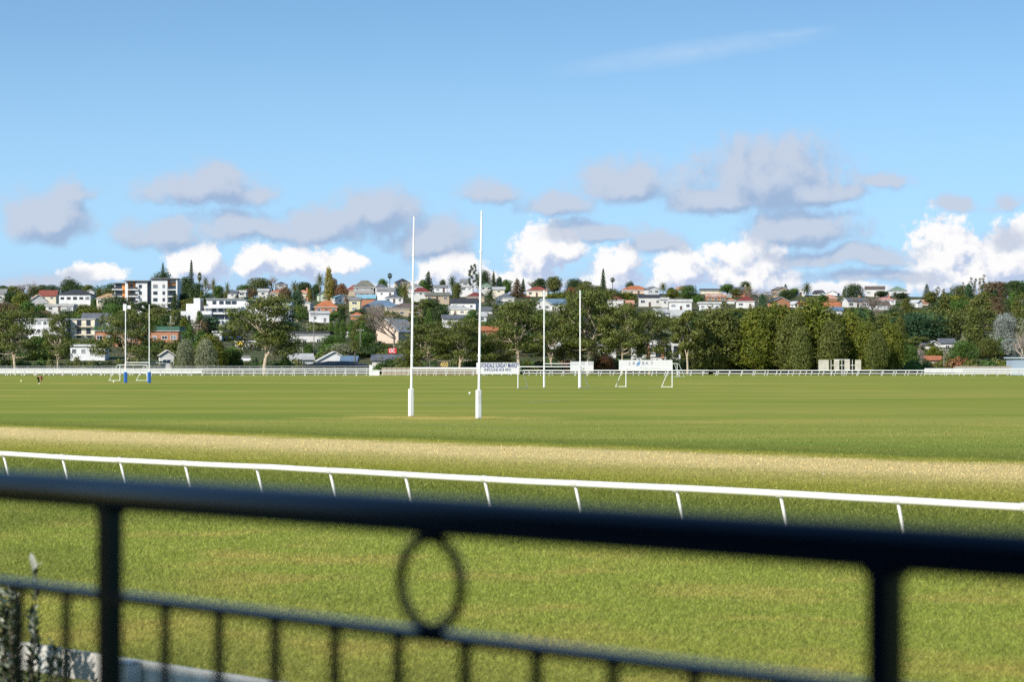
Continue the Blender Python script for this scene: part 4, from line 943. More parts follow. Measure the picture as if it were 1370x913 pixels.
m = MB(); vb(m, 272, 322, 409.6, 1.6, 3.4, 412.4); vb(m, 272, 318, 418.2, .6, 3.4, 420.6); m.build('balcony', wallm('bright'), rt)
for p, ww_ in ((284.5, 1.4), (294, 1.6), (303, 2.0), (311, 1.8), (334, 1.6), (346, 1.4), (360, 1.6), (367.5, 1.0), (370.5, .8)): window(rt, wx(p), 4.95, wz(404.8 if p < 330 else 405.5), ww_, 1.2, True, blind=p > 360)
for p, ww_ in ((284.8, 1.7), (294, 1.9), (303, 2.2), (312, 2.2)): window(rt, wx(p), 3.45, wz(414.6), ww_, 1.35, True)
for p, q_ in ((284, 299), (300, 316)): window(rt, (wx(p) + wx(q_)) / 2, 1.95, wz(425), wx(q_) - wx(p), 1.4, True)
for p, q_, ww_, hh_ in ((253, 426, .8, 1.9), (249.5, 435, .7, .6), (253.5, 433, .8, .6), (248, 424, .5, 1.2)): window(rt, wx(p), -.04, wz(q_), ww_, hh_, True)
vb(MB(), 268, 271.5, 402, 1.8, 2.0, 414).build('dark_slot', M_trimd, rt)
vb(MB(), 247, 254, 430.5, -.9, 0, 431.3).build('canopy', M_trimd, rt)
# scaffold-like balconies
sc = MB()
for zz in (421, 427, 433, 439): vb(sc, 264, 283, zz, -2.2, -.05, zz + .5)
for p in (264.5, 269, 274, 279, 282.5):
    vb(sc, p, p + .35, 418, -2.2, -2.05, 446)
sc.build('scaffold', M_greyf, rt)
LAND += [(290, 408, 'the long white flats'), (250, 430, 'the white left block'), (362, 408, 'the white flats with shaded end')]; FACE += [(243, 300, 400, 455, 700), (300, 325, 436, 458, 700), (205, 240, 437, 462, 640), (85, 128, 427, 462, 600), (190, 240, 372, 445, 700), (241, 322, 399, 440, 873), (345, 388, 401, 416, 873)]
# shops below the flats
H(297,323,436,439,458,'flat','darkw','grey','the dark shop','dark grey shop building with blue and yellow signs left of the big gum',D=780,win=False,door=False)
rt = thing('shop_sign', 'blue shop sign panels under the dark shop roof left of the big gum', 'sign', P(312, 458, 778))
for (p0, p1, q0, q1) in ((302, 305, 441, 444), (301.5, 312, 448, 453), (314, 322, 450.5, 454)):
    MB().box(((p0 + p1) / 2 / F * 778 - 312 / F * 778, 0, (458 - (q0 + q1) / 2) / F * 778), ((p1 - p0) / F * 778, .15, (q1 - q0) / F * 778)).build('panel', principled('sign_blue', (0.02, 0.12, 0.50), 0.5, .3), rt)
H(284,298,443,445,460,'flat','palegrey','pale','the pale corner shop','pale corner shop left of the dark shop with blue signs',D=775)
H(313,345,456,458,470,'flat','white','white','the white shop row','low white shop row beneath the blue sign panels',D=700,door=True)
rt = thing('awning', 'yellow awning on the low white shop row left of the big gum', 'awning', P(320.5, 459.5, 697)); MB().poly([(-1, 0, -.4), (1, 0, -.4), (1, .8, .4), (-1, .8, .4), (-1, 0, -.5), (1, 0, -.5), (1, .8, .3), (-1, .8, .3)], [(0, 1, 2, 3), (7, 6, 5, 4), (0, 4, 5, 1), (1, 5, 6, 2), (3, 2, 6, 7), (0, 3, 7, 4)]).build('cloth', principled('yellow_cloth', (.75, .5, .06), .7, .2), rt)
MB().box((0, .9, .2), (2.1, .12, .9)).build('frame', M_greyf, rt)
# street climbing the hill between the brick warehouse and the white flats
st_ = []
for i in range(14):
    y = 700 + i * 18; x0 = (262 - i * 2.0 - 685) / F * y; st_ += [(x0 - 4, y, terrain(x0, y) + .5), (x0 + 4, y, terrain(x0, y) + .5)]
struct(MB().poly(st_, [(2 * i, 2 * i + 1, 2 * i + 3, 2 * i + 2) for i in range(13)]).build('road', principled('asphalt', (0.07, 0.07, 0.075), 0.85, 0.2)))
# ---------------------------------------------------------------- parked cars (small, far)
def car(px, py, D, colk, label):
    p = P(px, py, D); rt = thing('parked_car', label, 'car', p, .1)
    m = MB().box((0, 0, .55), (4.2, 1.7, .6), top=.96).box((-.1, 0, 1.1), (2.3, 1.5, .5), top=.8); m.build('body', principled('car_' + colk, dict(white=(.75, .75, .75), red=(.4, .03, .03), silver=(.4, .42, .45))[colk], .3, .5), rt)
    MB().box((-.1, 0, 1.1), (2.05, 1.54, .34), top=.86).build('windows', M_glass, rt)
    for sx in (-1.3, 1.3):
        for sy in (-.78, .78): MB().tube([(sx, sy - .1, .32), (sx, sy + .1, .32)], .32, 10).build('wheel', M_trimd, rt)
car(254, 457.5, 742, 'white', 'white car parked on the sloping street left of the corner shop')
car(330, 484.5, 585, 'white', 'white car parked beneath the green bush left of the big gum trunk')
car(820, 465.5, 645, 'silver', 'silver car half hidden behind the gums near the square sign')
# ---------------------------------------------------------------- poles
def pole(px, pyt, pyb, D, label, arms=1, r=.14, name='power_pole', mat=None, cat='power pole'):
    b = P(px, pyb, D); h = (pyb - pyt) / F * D; rt = thing(name, label, cat, b, 0); mat = mat or principled('pole_timber', (.22, .2, .18), .8, .2)
    MB().tube([(0, 0, -1), (0, 0, h)], [r, r * .7], 8).build('pole', mat, rt)
    for k in range(arms):
        a_ = MB().box((0, -.12, h - .5 - k * .9), (2.2, .12, .12)).build('crossarm', mat, rt)
        q = MB()
        for x in (-.95, -.35, .35, .95): q.tube([(x, -.12, h - .44 - k * .9), (x, -.12, h - .22 - k * .9)], .06, 6)
        q.build('insulator', M_far, a_)
    return rt, h
pole(229, 431, 472, 700, 'dark power pole in front of the long brick warehouse'); pole(264, 433, 476, 690, 'timber power pole in front of the white flats scaffold', 2)
pole(405, 452, 492, 620, 'dark power pole left of the dark flat roofed office', 1); pole(420, 416, 492, 640, 'tall dark power pole in front of the dark flat roofed office', 2)
pole(482, 440, 478, 650, 'thin power pole right of the white tent roof', 1); pole(919, 425, 462, 720, 'timber power pole with two crossarms left of the dead topped gum', 2)
pole(1263, 466, 496, 570, 'grey power pole beside the low orange roof', 1); pole(575, 466, 497, 560, 'slim pole between the phoenix palm and the 400 board', 0, .08)
pole(333, 388, 445, 900, 'slim pole rising above the long white flats', 0, .08) if False else None
b = P(1248, 450, 760); rt = thing('goal_frame_pylon', 'pale twin post power frame among the trees at the right', 'power frame', b)
for sx in (-1.4, 1.4): MB().tube([(sx, 0, -8), (sx, 0, 2.6)], .16, 8).build('post', M_far, rt)
MB().box((0, 0, 1.2), (3.4, .15, .2)).build('crossbeam', M_far, rt)
b = P(168.5, 497, 545); rt = thing('floodlight', 'grey floodlight pole standing behind the left blue padded post', 'floodlight', b); h = (497 - 408) / F * 545
MB().tube([(0, 0, -.5), (0, 0, h)], [.2, .14], 8).build('pole', M_greyf, rt)
hd_ = MB().box((-.2, -.3, h - .6), (.75, .3, 1.5)).box((.75, -.2, h - .55), (.75, .3, .8)); hd_.build('lamp_head', principled('lamp_white', (.7, .7, .7), .4, .4), rt)
b = P(232, 445, 800); rt = thing('billboard', 'grey billboard on a post in front of the apartment tower', 'billboard', b); MB().tube([(0, 0, -4), (0, 0, 3)], .2, 8).build('post', M_greyf, rt); MB().box((0, 0, 4.4), (2.3, .4, 2.2)).build('panel', principled('board_grey', (.5, .5, .5), .6, .2), rt)
# ================================================================ trees
FO = dict(
 gum=foliage('leaf_gum', (0.069, 0.094, 0.018), (0.123, 0.146, 0.030), (0.148, 0.150, 0.039)),
 dark=foliage('leaf_dark', (0.030, 0.055, 0.015), (0.054, 0.086, 0.022)),
 green=foliage('leaf_green', (0.054, 0.107, 0.018), (0.089, 0.156, 0.025)),
 olive=foliage('leaf_olive', (0.076, 0.096, 0.019), (0.121, 0.135, 0.025), (0.133, 0.126, 0.035)),
 yellowg=foliage('leaf_yellowgreen', (0.085, 0.116, 0.013), (0.146, 0.168, 0.017), (0.160, 0.145, 0.022)),
 gold=foliage('leaf_gold', (0.20, 0.17, 0.025), (0.29, 0.23, 0.03)),
 silver=foliage('leaf_silver', (0.195, 0.220, 0.195), (0.293, 0.317, 0.281)),
 sage=foliage('leaf_sage', (0.159, 0.177, 0.104), (0.232, 0.244, 0.146)),
 rust=foliage('leaf_rust', (0.244, 0.091, 0.037), (0.159, 0.110, 0.043)),
 brown=foliage('leaf_brown', (0.122, 0.085, 0.043), (0.183, 0.122, 0.061)),
 blue=foliage('leaf_bluegreen', (0.035, 0.080, 0.035), (0.059, 0.113, 0.046)),
 orange=foliage('leaf_orange', (0.512, 0.122, 0.024), (0.146, 0.122, 0.037)))
CN = dict(gum='olive green', dark='dark green', green='fresh green', olive='olive', yellowg='yellow green', gold='golden yellow', silver='silvery grey', sage='sage green', rust='reddish brown', brown='brown', blue='blue green', orange='orange')
M_bpale = principled('bark_pale', (0.46, 0.38, 0.29), 0.85, 0.2, var=0.4, vscale=0.5, col2=(0.27, 0.21, 0.16)); M_bark = principled('bark', (0.16, 0.125, 0.09), 0.9, 0.1, var=0.4, vscale=0.6)
M_twig = principled('twig_grey', (0.26, 0.215, 0.18), 0.9, 0.1); M_twigp = principled('twig_pale', (0.42, 0.36, 0.30), 0.9, 0.1)
def cards(pos, nrm, size, rs, asp=0.6):
    n = len(pos); r = rs.normal(size=(n, 3)); t = np.cross(nrm, r); t /= np.linalg.norm(t, axis=1)[:, None] + 1e-9; b = np.cross(nrm, t)
    s = size[:, None] * 0.5
    return np.stack([pos - t * s, pos - b * s * asp, pos + t * s, pos + b * s * asp], 1)
def clumps(lst, n, size, rs, jit=0.42, inner=0.18, droop=0.0):
    C_ = np.array([c[:3] for c in lst]); Rr = np.array([c[3:6] for c in lst]); ar = (Rr[:, 0] * Rr[:, 1] + Rr[:, 0] * Rr[:, 2]); pk = ar / ar.sum()
    idx = rs.choice(len(lst), n, p=pk); d = rs.normal(size=(n, 3)); d /= np.linalg.norm(d, axis=1)[:, None]
    lump = 1 + 0.13 * np.sin(d[:, 0] * 9 + idx) * np.sin(d[:, 1] * 8 + idx * 2) + 0.10 * np.sin(d[:, 2] * 13 + idx * 3)
    rad = np.where(rs.rand(n) < inner, rs.uniform(0.3, 0.9, n), rs.uniform(0.86, 1.08, n)) * lump
    pos = C_[idx] + d * Rr[idx] * rad[:, None]; pos[:, 2] -= droop * (d[:, 0] ** 2 + d[:, 1] ** 2) * Rr[idx, 2]
    nr = d / Rr[idx]; nr /= np.linalg.norm(nr, axis=1)[:, None]; nr = nr + rs.normal(size=(n, 3)) * jit; nr /= np.linalg.norm(nr, axis=1)[:, None]
    return cards(pos, nr, size * rs.uniform(0.6, 1.35, n), rs)
def limb(m, a_, b2, r0, r1, rg, bend=0.12, n=5, seg=6):
    a_, b2 = Vector(a_), Vector(b2); L = (b2 - a_).length; off = Vector((rg.uniform(-1, 1), rg.uniform(-1, 1), rg.uniform(-.6, .2))) * L * bend
    pts = [a_.lerp(b2, i / n) + off * math.sin(math.pi * i / n) for i in range(n + 1)]
    m.tube(pts, [r0 + (r1 - r0) * i / n for i in range(n + 1)], seg, cap=False); return pts
# each builder returns (leaf quads, trunk MB) at nominal height H and width W
def t_round(H_, W_, seed, n=5200, size=0.55, nc=17, low=0.22, flat=0.72, tr=0.035):
    rs = np.random.RandomState(seed); rg = random.Random(seed); L = []; m = MB()
    for k in range(nc):
        f = (k + .5) / nc; z = low + (0.86 - low) * f; prof = math.sin(math.pi * min(1, max(0.16, (z - low + .12) / (1.0 - low + .08)))) ** 0.6
        a_ = k * 2.4 + rg.uniform(-.5, .5); r = prof * W_ * 0.30 * rg.uniform(.6, 1.1); q = W_ * rg.uniform(.16, .25)
        L.append((r * math.cos(a_), r * math.sin(a_), z * H_, q, q, q * flat * rg.uniform(.8, 1.1)))
    L.append((0, 0, H_ * .55, W_ * .28, W_ * .28, H_ * .25)); L.append((rg.uniform(-.05, .05) * W_, 0, H_ * .88, W_ * .2, W_ * .2, H_ * .12))
    m.tube([(0, 0, -1), (0, 0, H_ * .3), (0, 0, H_ * .6)], [H_ * tr, H_ * tr * .7, H_ * tr * .4], 8, cap=False)
    for c in L[:8]: limb(m, (0, 0, H_ * rg.uniform(.2, .4)), c[:3], H_ * tr * .5, H_ * tr * .15, rg)
    return clumps(L, n, size, rs), m
def t_gum(H_, W_, seed, n=11500, size=0.42, lead=3, fork=0.20, nl=17, pads=4, lowp=0.28, asym=0.0):
    rs = np.random.RandomState(seed); rg = random.Random(seed); L = []; m = MB(); R0 = H_ * .024
    fk = Vector((rg.uniform(-.02, .02) * W_, 0, H_ * fork)); m.tube([(0, 0, -.5), (0, 0, H_ * fork * .5), tuple(fk)], [R0 * 1.35, R0 * 1.05, R0], 9, cap=False)
    leads = []
    for k in range(lead):
        a_ = k * 6.28 / lead + rg.uniform(-.4, .4); e = Vector((math.cos(a_) * W_ * .13 + asym * W_ * .2, math.sin(a_) * W_ * .10, H_ * rg.uniform(.52, .66))); leads.append(limb(m, fk, e, R0 * .72, R0 * .36, rg, .10, 7))
    for k in range(nl):
        a_ = k * 2.399 + rg.uniform(-.4, .4); lev = (k + .5) / nl; z = lowp + (0.90 - lowp) * lev; prof = (1 - max(0, lev - .45) ** 1.6 * 1.5)
        rr_ = W_ * .40 * prof * rg.uniform(.65, 1.08); e = Vector((math.cos(a_) * rr_ + asym * W_ * .15 * lev, math.sin(a_) * rr_ * .9, z * H_))
        ld = leads[k % lead]; st = ld[min(len(ld) - 1, int((0.25 + .75 * lev) * (len(ld) - 1)))]
        if st.z > e.z - .3: st = ld[2]
        pts = limb(m, st, e, R0 * .38, R0 * .13, rg, .16, 6)
        for j in range(pads):
            q = W_ * rg.uniform(.08, .165); o = Vector((rg.uniform(-.12, .12) * W_, rg.uniform(-.12, .12) * W_, rg.uniform(-.03, .05) * H_)); c = e + o
            L.append((c.x, c.y, c.z, q, q, q * rg.uniform(.32, .52))); limb(m, pts[4], c, R0 * .14, R0 * .05, rg, .1, 3, 4)
    return clumps(L, n, size, rs, .45, .2), m
def t_upright(H_, W_, seed, n=13000, size=0.42, pointed=.55, low=.15):
    rs = np.random.RandomState(seed); rg = random.Random(seed); L = []; m = MB(); nc = 40
    for k in range(nc):
        z = low + (.95 - low) * (k + .5) / nc; prof = (min(1, (z - low) / .18 + .45)) * (1 - max(0, z - pointed) / (1.04 - pointed)) ** .62
        a_ = k * 2.4; r = W_ * .36 * prof * rg.uniform(.75, 1.1); q = W_ * (.09 + .09 * prof) * rg.uniform(.7, 1.35)
        L.append((r * math.cos(a_), r * math.sin(a_), z * H_, q, q, q * rg.uniform(1.0, 1.5)))
    L.append((0, 0, H_ * .5, W_ * .30, W_ * .30, H_ * .34)); L.append((0, 0, H_ * .9, W_ * .17, W_ * .17, H_ * .08))
    m.tube([(0, 0, -1), (.1, 0, H_ * .2), (0, 0, H_ * .6)], [H_ * .022, H_ * .018, H_ * .01], 8, cap=False)
    for k in range(3): limb(m, (0, 0, .2), (rg.uniform(-.2, .2) * W_, -.2 * W_, H_ * .3), H_ * .012, H_ * .006, rg)
    return clumps(L, n, size, rs, .42, .1, .2), m
def t_conifer(H_, W_, seed, n=4200, size=0.45):
    rs = np.random.RandomState(seed); rg = random.Random(seed); L = []; m = MB()
    for k in range(26):
        z = .14 + .82 * k / 26; r = W_ * .42 * (1 - z) ** .75; a_ = k * 2.4; L.append((r * .6 * math.cos(a_), r * .6 * math.sin(a_), z * H_, r * .55 + .3, r * .55 + .3, H_ * .06))
    L.append((0, 0, H_ * .95, .3, .3, H_ * .05))
    m.tube([(0, 0, -1), (0, 0, H_ * .95)], [H_ * .025, .05], 8, cap=False); return clumps(L, n, size, rs, .6, .3, .6), m
def t_norfolk(H_, W_, seed, tiers=17, n_per=34, gap=0.8, size=.62, curl=.12):
    rs = np.random.RandomState(seed); rg = random.Random(seed); m = MB(); pos = []; m.tube([(0, 0, -1), (0, 0, H_)], [H_ * .018, .05], 7, cap=False)
    for k in range(tiers):
        f = k / (tiers - 1); z = H_ * (.16 + .80 * f); r = W_ * .5 * (1 - f) ** gap * rg.uniform(.85, 1.1) + .25
        for j in range(6):
            a_ = j * 1.047 + k * .5 + rg.uniform(-.15, .15); e = Vector((math.cos(a_) * r, math.sin(a_) * r, z + r * curl)); m.tube([(0, 0, z), tuple(e)], [.07, .03], 4, cap=False)
            for i in range(n_per):
                t = .18 + .86 * i / n_per; pos.append(Vector((0, 0, z)).lerp(e, t) + Vector((rg.uniform(-.14, .14), rg.uniform(-.14, .14), rg.uniform(-.04, .16))) * (1 + r * .12))
    pos = np.array([tuple(p) for p in pos]); nr = rs.normal(size=pos.shape) + np.array([0, 0, .8]); nr /= np.linalg.norm(nr, axis=1)[:, None]
    return cards(pos, nr, size * rs.uniform(.6, 1.3, len(pos)), rs), m
def t_puzzle(H_, W_, seed):
    rs = np.random.RandomState(seed); rg = random.Random(seed); m = MB(); L = []; m.tube([(0, 0, -1), (.2, 0, H_ * .6), (0, 0, H_)], [H_ * .02, H_ * .013, .06], 7, cap=False)
    for k in range(20):
        z = .36 + .6 * k / 20; r = W_ * .42 * (1 - max(0, z - .55) * 1.25) * rg.uniform(.6, 1.1); a_ = k * 2.4
        e = (r * math.cos(a_), r * math.sin(a_), z * H_ + .4); limb(m, (0, 0, z * H_ - .5), e, .09, .04, rg, .1, 3, 4); q = W_ * rg.uniform(.07, .13); L.append((*e, q, q, q * .7))
    return clumps(L, 2600, .42, rs, .6, .3), m
def t_palm(H_, W_, seed, trunk=.62, nf=44, thick=.03, fl=.5, leafn=16):
    rs = np.random.RandomState(seed); rg = random.Random(seed); m = MB(); Q = []; zc = H_ * trunk
    m.tube([(0, 0, -1), (0, 0, zc * .5), (0, 0, zc)], [H_ * thick, H_ * thick * .85, H_ * thick * 1.15], 9, cap=True)
    for k in range(nf):
        a_ = k * 2.4; el = 1.35 - 1.9 * (k / nf); R_ = W_ * fl; d = Vector((math.cos(a_), math.sin(a_), 0)); p = Vector((0, 0, zc)); v = d * math.cos(el) + Vector((0, 0, math.sin(el))); st = R_ / 9
        side = Vector((-d.y, d.x, 0))
        for i in range(9):
            q = p + v * st * (H_ * (1 - trunk) / (W_ * .5) if False else 1.0)
            w = R_ * .15 * math.sin(math.pi * min(1, (i + 1.2) / 10)) + .05; dn = Vector((0, 0, -w * .75))
            for s in (-1, 1):
                for j in (0, 1):
                    u0 = p.lerp(q, j * .5); u1 = p.lerp(q, j * .5 + .42); tip = u0.lerp(u1, .5) + side * s * w + dn * (.5 + .3 * rg.random()) + v * w * .5
                    Q.append([tuple(u0), tuple(u1), tuple(tip), tuple(tip)])
            p = q; v = (v + Vector((0, 0, -.17))).normalized()
    return np.array(Q) , m
def t_fan(H_, W_, seed, trunk=.80):
    rs = np.random.RandomState(seed); rg = random.Random(seed); m = MB(); Q = []; zc = H_ * trunk; r = W_ * .5
    m.tube([(0, 0, -1), (W_ * .03, 0, zc * .5), (0, 0, zc)], [H_ * .022, H_ * .016, H_ * .014], 8)
    for k in range(34):
        a_ = k * 2.4; el = 1.4 - 2.4 * (k / 34); d = Vector((math.cos(a_) * math.cos(el), math.sin(a_) * math.cos(el), math.sin(el))); c = Vector((0, 0, zc)) + d * r * .45; sd = d.cross(Vector((0, 0, 1))).normalized(); up = sd.cross(d)
        for j in range(7):
            b_ = (j - 3) * .42; t = c + (d * math.cos(b_) + sd * math.sin(b_)) * r * .6 - Vector((0, 0, r * .12)); w = up * r * .05 + sd * r * .06
            Q.append([tuple(c), tuple(c.lerp(t, .5) + w), tuple(t), tuple(c.lerp(t, .5) - w)])
    for k in range(60):
        a_ = rg.uniform(0, 6.28); z = zc - r * rg.uniform(.1, .9); p = Vector((math.cos(a_) * r * .22, math.sin(a_) * r * .22, z)); Q.append([tuple(p), tuple(p + Vector((.1, .1, -.2))), tuple(p + Vector((0, 0, -.6))), tuple(p + Vector((-.1, -.1, -.2)))])
    return np.array(Q), m
def t_bare(H_, W_, seed, depth=5, fork=.18, br=(3, 4, 4, 3, 3)):
    rg = random.Random(seed); m = MB(); tips = []
    def rec(p, d, L, r, lv):
        e = p + d * L; mid = p.lerp(e, .5) + Vector((rg.uniform(-1, 1), rg.uniform(-1, 1), rg.uniform(-.5, .5))) * L * .08; sg = 5 if lv < 2 else 3
        m.tube([p, mid, e], [r, r * .8, r * .62], sg, cap=False)
        if lv >= depth: return
        for k in range(br[min(lv, len(br) - 1)]):
            dd = (d + Vector((rg.uniform(-1, 1), rg.uniform(-1, 1), rg.uniform(-.25, .75))) * .85).normalized(); s = p.lerp(e, rg.uniform(.55, 1.0)); rec(s, dd, L * rg.uniform(.62, .85), r * .58, lv + 1)
    rec(Vector((0, 0, -.5)), Vector((0, 0, 1)), H_ * .27, H_ * .022, 0)
    v = np.array(m.v); s = W_ / (np.percentile(v[:, 0], 99) - np.percentile(v[:, 0], 1)); hz = H_ / np.percentile(v[:, 2], 99.7)
    m.v = [(x * s if z > 1 else x, y * s if z > 1 else y, z * hz if z > 0 else z) for x, y, z in m.v]; return None, m
def t_bush(H_, W_, seed, n=1500, size=.4):
    rs = np.random.RandomState(seed); rg = random.Random(seed); L = []; m = MB()
    for k in range(9):
        a_ = k * 2.4; r = W_ * .30 * rg.uniform(.3, 1.1) if k else 0; q = W_ * rg.uniform(.16, .26); zt = H_ * rg.uniform(.45, .8) * (1 - .35 * r / (W_ * .3)); L.append((r * math.cos(a_), r * math.sin(a_), zt * .62, q, q, zt * .45))
    for k in range(4): m.tube([(0, 0, -.5), (rg.uniform(-.2, .2) * W_, rg.uniform(-.2, .2) * W_, H_ * .5)], [.09, .04], 5)
    return clumps(L, n, size, rs, .45, .15), m
def t_stone(H_, W_, seed):
    rs = np.random.RandomState(seed); rg = random.Random(seed); L = []; m = MB(); m.tube([(0, 0, -1), (.3, 0, H_ * .35), (0, 0, H_ * .6)], [H_ * .03, H_ * .024, H_ * .018], 8, cap=False)
    for k in range(15):
        a_ = k * 2.4; r = W_ * .36 * math.sqrt((k + .5) / 15); z = H_ * (.90 - .22 * (r / W_) * 2 + rg.uniform(-.04, .04)); L.append((r * math.cos(a_), r * math.sin(a_), z, W_ * .14, W_ * .14, H_ * .055)); limb(m, (0, 0, H_ * .55), L[-1][:3], H_ * .01, .05, rg, .08, 4, 4)
    for k in range(4): L.append((rg.uniform(-.25, .25) * W_, rg.uniform(-.2, .2) * W_, H_ * rg.uniform(.5, .62), W_ * .11, W_ * .11, H_ * .04))
    return clumps(L, 3800, .42, rs, .6, .3), m
def t_spires(H_, W_, seed):
    rs = np.random.RandomState(seed); rg = random.Random(seed); L = []; m = MB()
    for k in range(5):
        x = W_ * (-.38 + .19 * k) + rg.uniform(-.3, .3); y = rg.uniform(-.2, .2) * W_; top = H_ * rg.uniform(.7, 1); pts = limb(m, (x * .4, y, -1), (x, y, top), .2, .06, rg, .04, 5, 5)
        for j in range(5): L.append((x + rg.uniform(-1, 1) * W_ * .07, y + rg.uniform(-.7, .7), top * (.98 - .1 * j) + rg.uniform(-.3, .3), W_ * .055, W_ * .055, W_ * .042))
    for k in range(5): L.append((rg.uniform(-.35, .35) * W_, rg.uniform(-.3, .3) * W_, H_ * rg.uniform(.15, .45), W_ * .16, W_ * .16, H_ * .09))
    return clumps(L, 3600, .4, rs, .65, .3), m
PROT = {}
def proto(kind, seed):
    k = (kind, seed)
    if k in PROT: return PROT[k]
    cfg = dict(round=(t_round, 10, 10, {}), dome=(t_round, 10, 14, dict(flat=.9, low=.3, nc=21, n=6500)), gum=(t_gum, 15, 15, {}), upright=(t_upright, 14, 9, {}), column=(t_upright, 12, 5, dict(n=4200, pointed=.5)), conifer=(t_conifer, 12, 7, {}),
               norfolk=(t_norfolk, 14, 6, {}), puzzle=(t_puzzle, 13, 8, {}), palm=(t_palm, 9, 8, {}), tallpalm=(t_palm, 12, 6, dict(trunk=.78, nf=38, thick=.018)), lowpalm=(t_palm, 7, 11, dict(trunk=.36, nf=60, thick=.07)),
               fan=(t_fan, 12, 3.2, {}), bare=(t_bare, 11, 10, {}), bush=(t_bush, 3, 5, {}), stone=(t_stone, 10, 13, {}), spires=(t_spires, 12, 12, {}), loose=(t_gum, 11, 10, dict(n=8000, lead=2, nl=12, fork=.25, lowp=.3)),
               olive=(t_round, 8, 8, dict(nc=22, n=9000, size=.3, flat=1.0, low=.15)), biground=(t_round, 14, 14, dict(nc=30, n=9500, size=.5, low=.14)))[kind]
    fn, H_, W_, kw = cfg; Q, m = fn(H_, W_, seed + 17, **kw)
    cm = fastmesh('crown', Q.reshape(-1, 3), 4, MAT['leaf_green']) if Q is not None else None
    PROT[k] = (cm, m.mesh('trunk', M_bark, smooth=True), H_, W_); return PROT[k]
NAMES = dict(round='broadleaf_tree', dome='dome_tree', gum='gum_tree', upright='evergreen_tree', column='cypress_tree', conifer='conifer_tree', norfolk='norfolk_pine', puzzle='monkey_puzzle_tree', palm='date_palm', tallpalm='tall_palm', lowpalm='phoenix_palm', fan='fan_palm', bare='bare_tree', bush='bush', stone='umbrella_pine', spires='sparse_gum', loose='open_gum_tree', olive='olive_tree', biground='broad_tree')
WORDS = dict(round='rounded tree', dome='dome crowned tree', gum='spreading gum', upright='dense upright evergreen', column='narrow cypress', conifer='pointed conifer', norfolk='tiered norfolk pine', puzzle='shaggy monkey puzzle tree', palm='date palm', tallpalm='tall feather palm', lowpalm='squat phoenix palm', fan='slim fan palm', bare='leafless tree', bush='bush', stone='flat topped umbrella pine', spires='sparse tufted gum', loose='open crowned gum', olive='soft olive tree', biground='broad bushy tree')
CATS = dict(bush='bush', palm='palm', tallpalm='palm', lowpalm='palm', fan='palm')
TREES = []; HL = set()
def tree(kind, px, pyt, wpx, pyb=None, D=None, leaf='dark', seed=0, bark=None, label=None, group=None, minz=None):
    if D is None: D = Dof(px, pyb)
    x = (px - 685) / F * D; z0 = terrain(x, D)
    if pyb is None: pyb = HY + (CAMH - z0) * F / D
    base = Vector((x, D, z0)); top = CAMH + (HY - pyt) / F * D; h = max(1.0, top - z0); w = wpx / F * D
    cm, tm, H_, W_ = proto(kind, seed)
    root = thing(NAMES[kind], '', CATS.get(kind, 'tree'), base); r2 = random.Random(int(px * 13 + pyt * 7)); 
    sx, sz = w / W_, h / H_; kk = r2.uniform(-.5, .5) if kind in ('gum', 'loose') else r2.uniform(0, 6.28)
    if cm:
        o = link('crown' if kind != 'bush' else 'foliage', cm, root); o.scale = (sx, sx, sz); o.rotation_euler.z = kk
        o.material_slots[0].link = 'OBJECT'; o.material_slots[0].material = FO[leaf]
    t = link('trunk' if kind != 'bush' else 'stem', tm, root); t.scale = (sx, sx, sz); t.rotation_euler.z = kk
    t.material_slots[0].link = 'OBJECT'; t.material_slots[0].material = bark or (M_bpale if kind in ('gum', 'loose', 'spires') else M_twig if kind == 'bare' else M_bark)
    TREES.append(dict(o=root, px=px, py=(pyt + pyb) / 2, top=pyt, base=pyb, w=wpx, D=D, kind=kind, leaf=leaf, label=label, group=group))
    return root
T = tree
# ---- front row, D about 545
T('gum',20,409,76,D=548,leaf='gum',seed=1); T('gum',77,414,42,D=545,leaf='gum',seed=2); T('dome',-14,418,60,D=556,leaf='dark',seed=1)
T('gum',168,409,84,D=548,leaf='gum',seed=3)
T('olive',247,455,30,D=545,leaf='sage',seed=1); T('olive',276,455,36,D=543,leaf='sage',seed=2); T('upright',283,448,47,D=552,leaf='yellowg',seed=4)
T('round',312,464,36,D=560,leaf='green',seed=3)
T('gum',354,390,112,D=546,leaf='gum',seed=5,label='biggest olive green gum with twin pale trunks left of the dark flat roofed office'); T('bush',380,470,34,D=556,leaf='green',seed=1)
T('gum',570,428,71,D=548,leaf='gum',seed=6); T('gum',615,424,81,D=545,leaf='gum',seed=7)
T('lowpalm',547,464,54,D=544,leaf='olive',seed=0,label='squat phoenix palm with golden heart left of the near left upright'); T('tallpalm',475,452,26,D=575,leaf='olive',seed=0)
T('biground',643,446,40,D=556,leaf='green',seed=1)
T('gum',694,396,95,D=547,leaf='gum',seed=8); T('gum',664,440,61,D=560,leaf='olive',seed=2); T('gum',738,418,63,D=566,leaf='gum',seed=4)
T('gum',787,384,105,D=549,leaf='gum',seed=9); T('gum',765,430,49,D=556,leaf='olive',seed=3); T('gum',832,402,68,D=545,leaf='gum',seed=10)
T('gum',869,411,61,D=548,leaf='gum',seed=11); T('loose',920,410,52,D=543,leaf='olive',seed=4,label='half dead gum with bare white limbs right of the widest sign')
T('biground',807,470,40,D=560,leaf='rust',seed=3)
T('upright',962,414,73,D=552,leaf='olive',seed=1); T('upright',990,426,52,D=558,leaf='gum',seed=3); T('upright',1011,414,57,D=550,leaf='yellowg',seed=2); T('upright',1042,406,60,D=556,leaf='yellowg',seed=5)
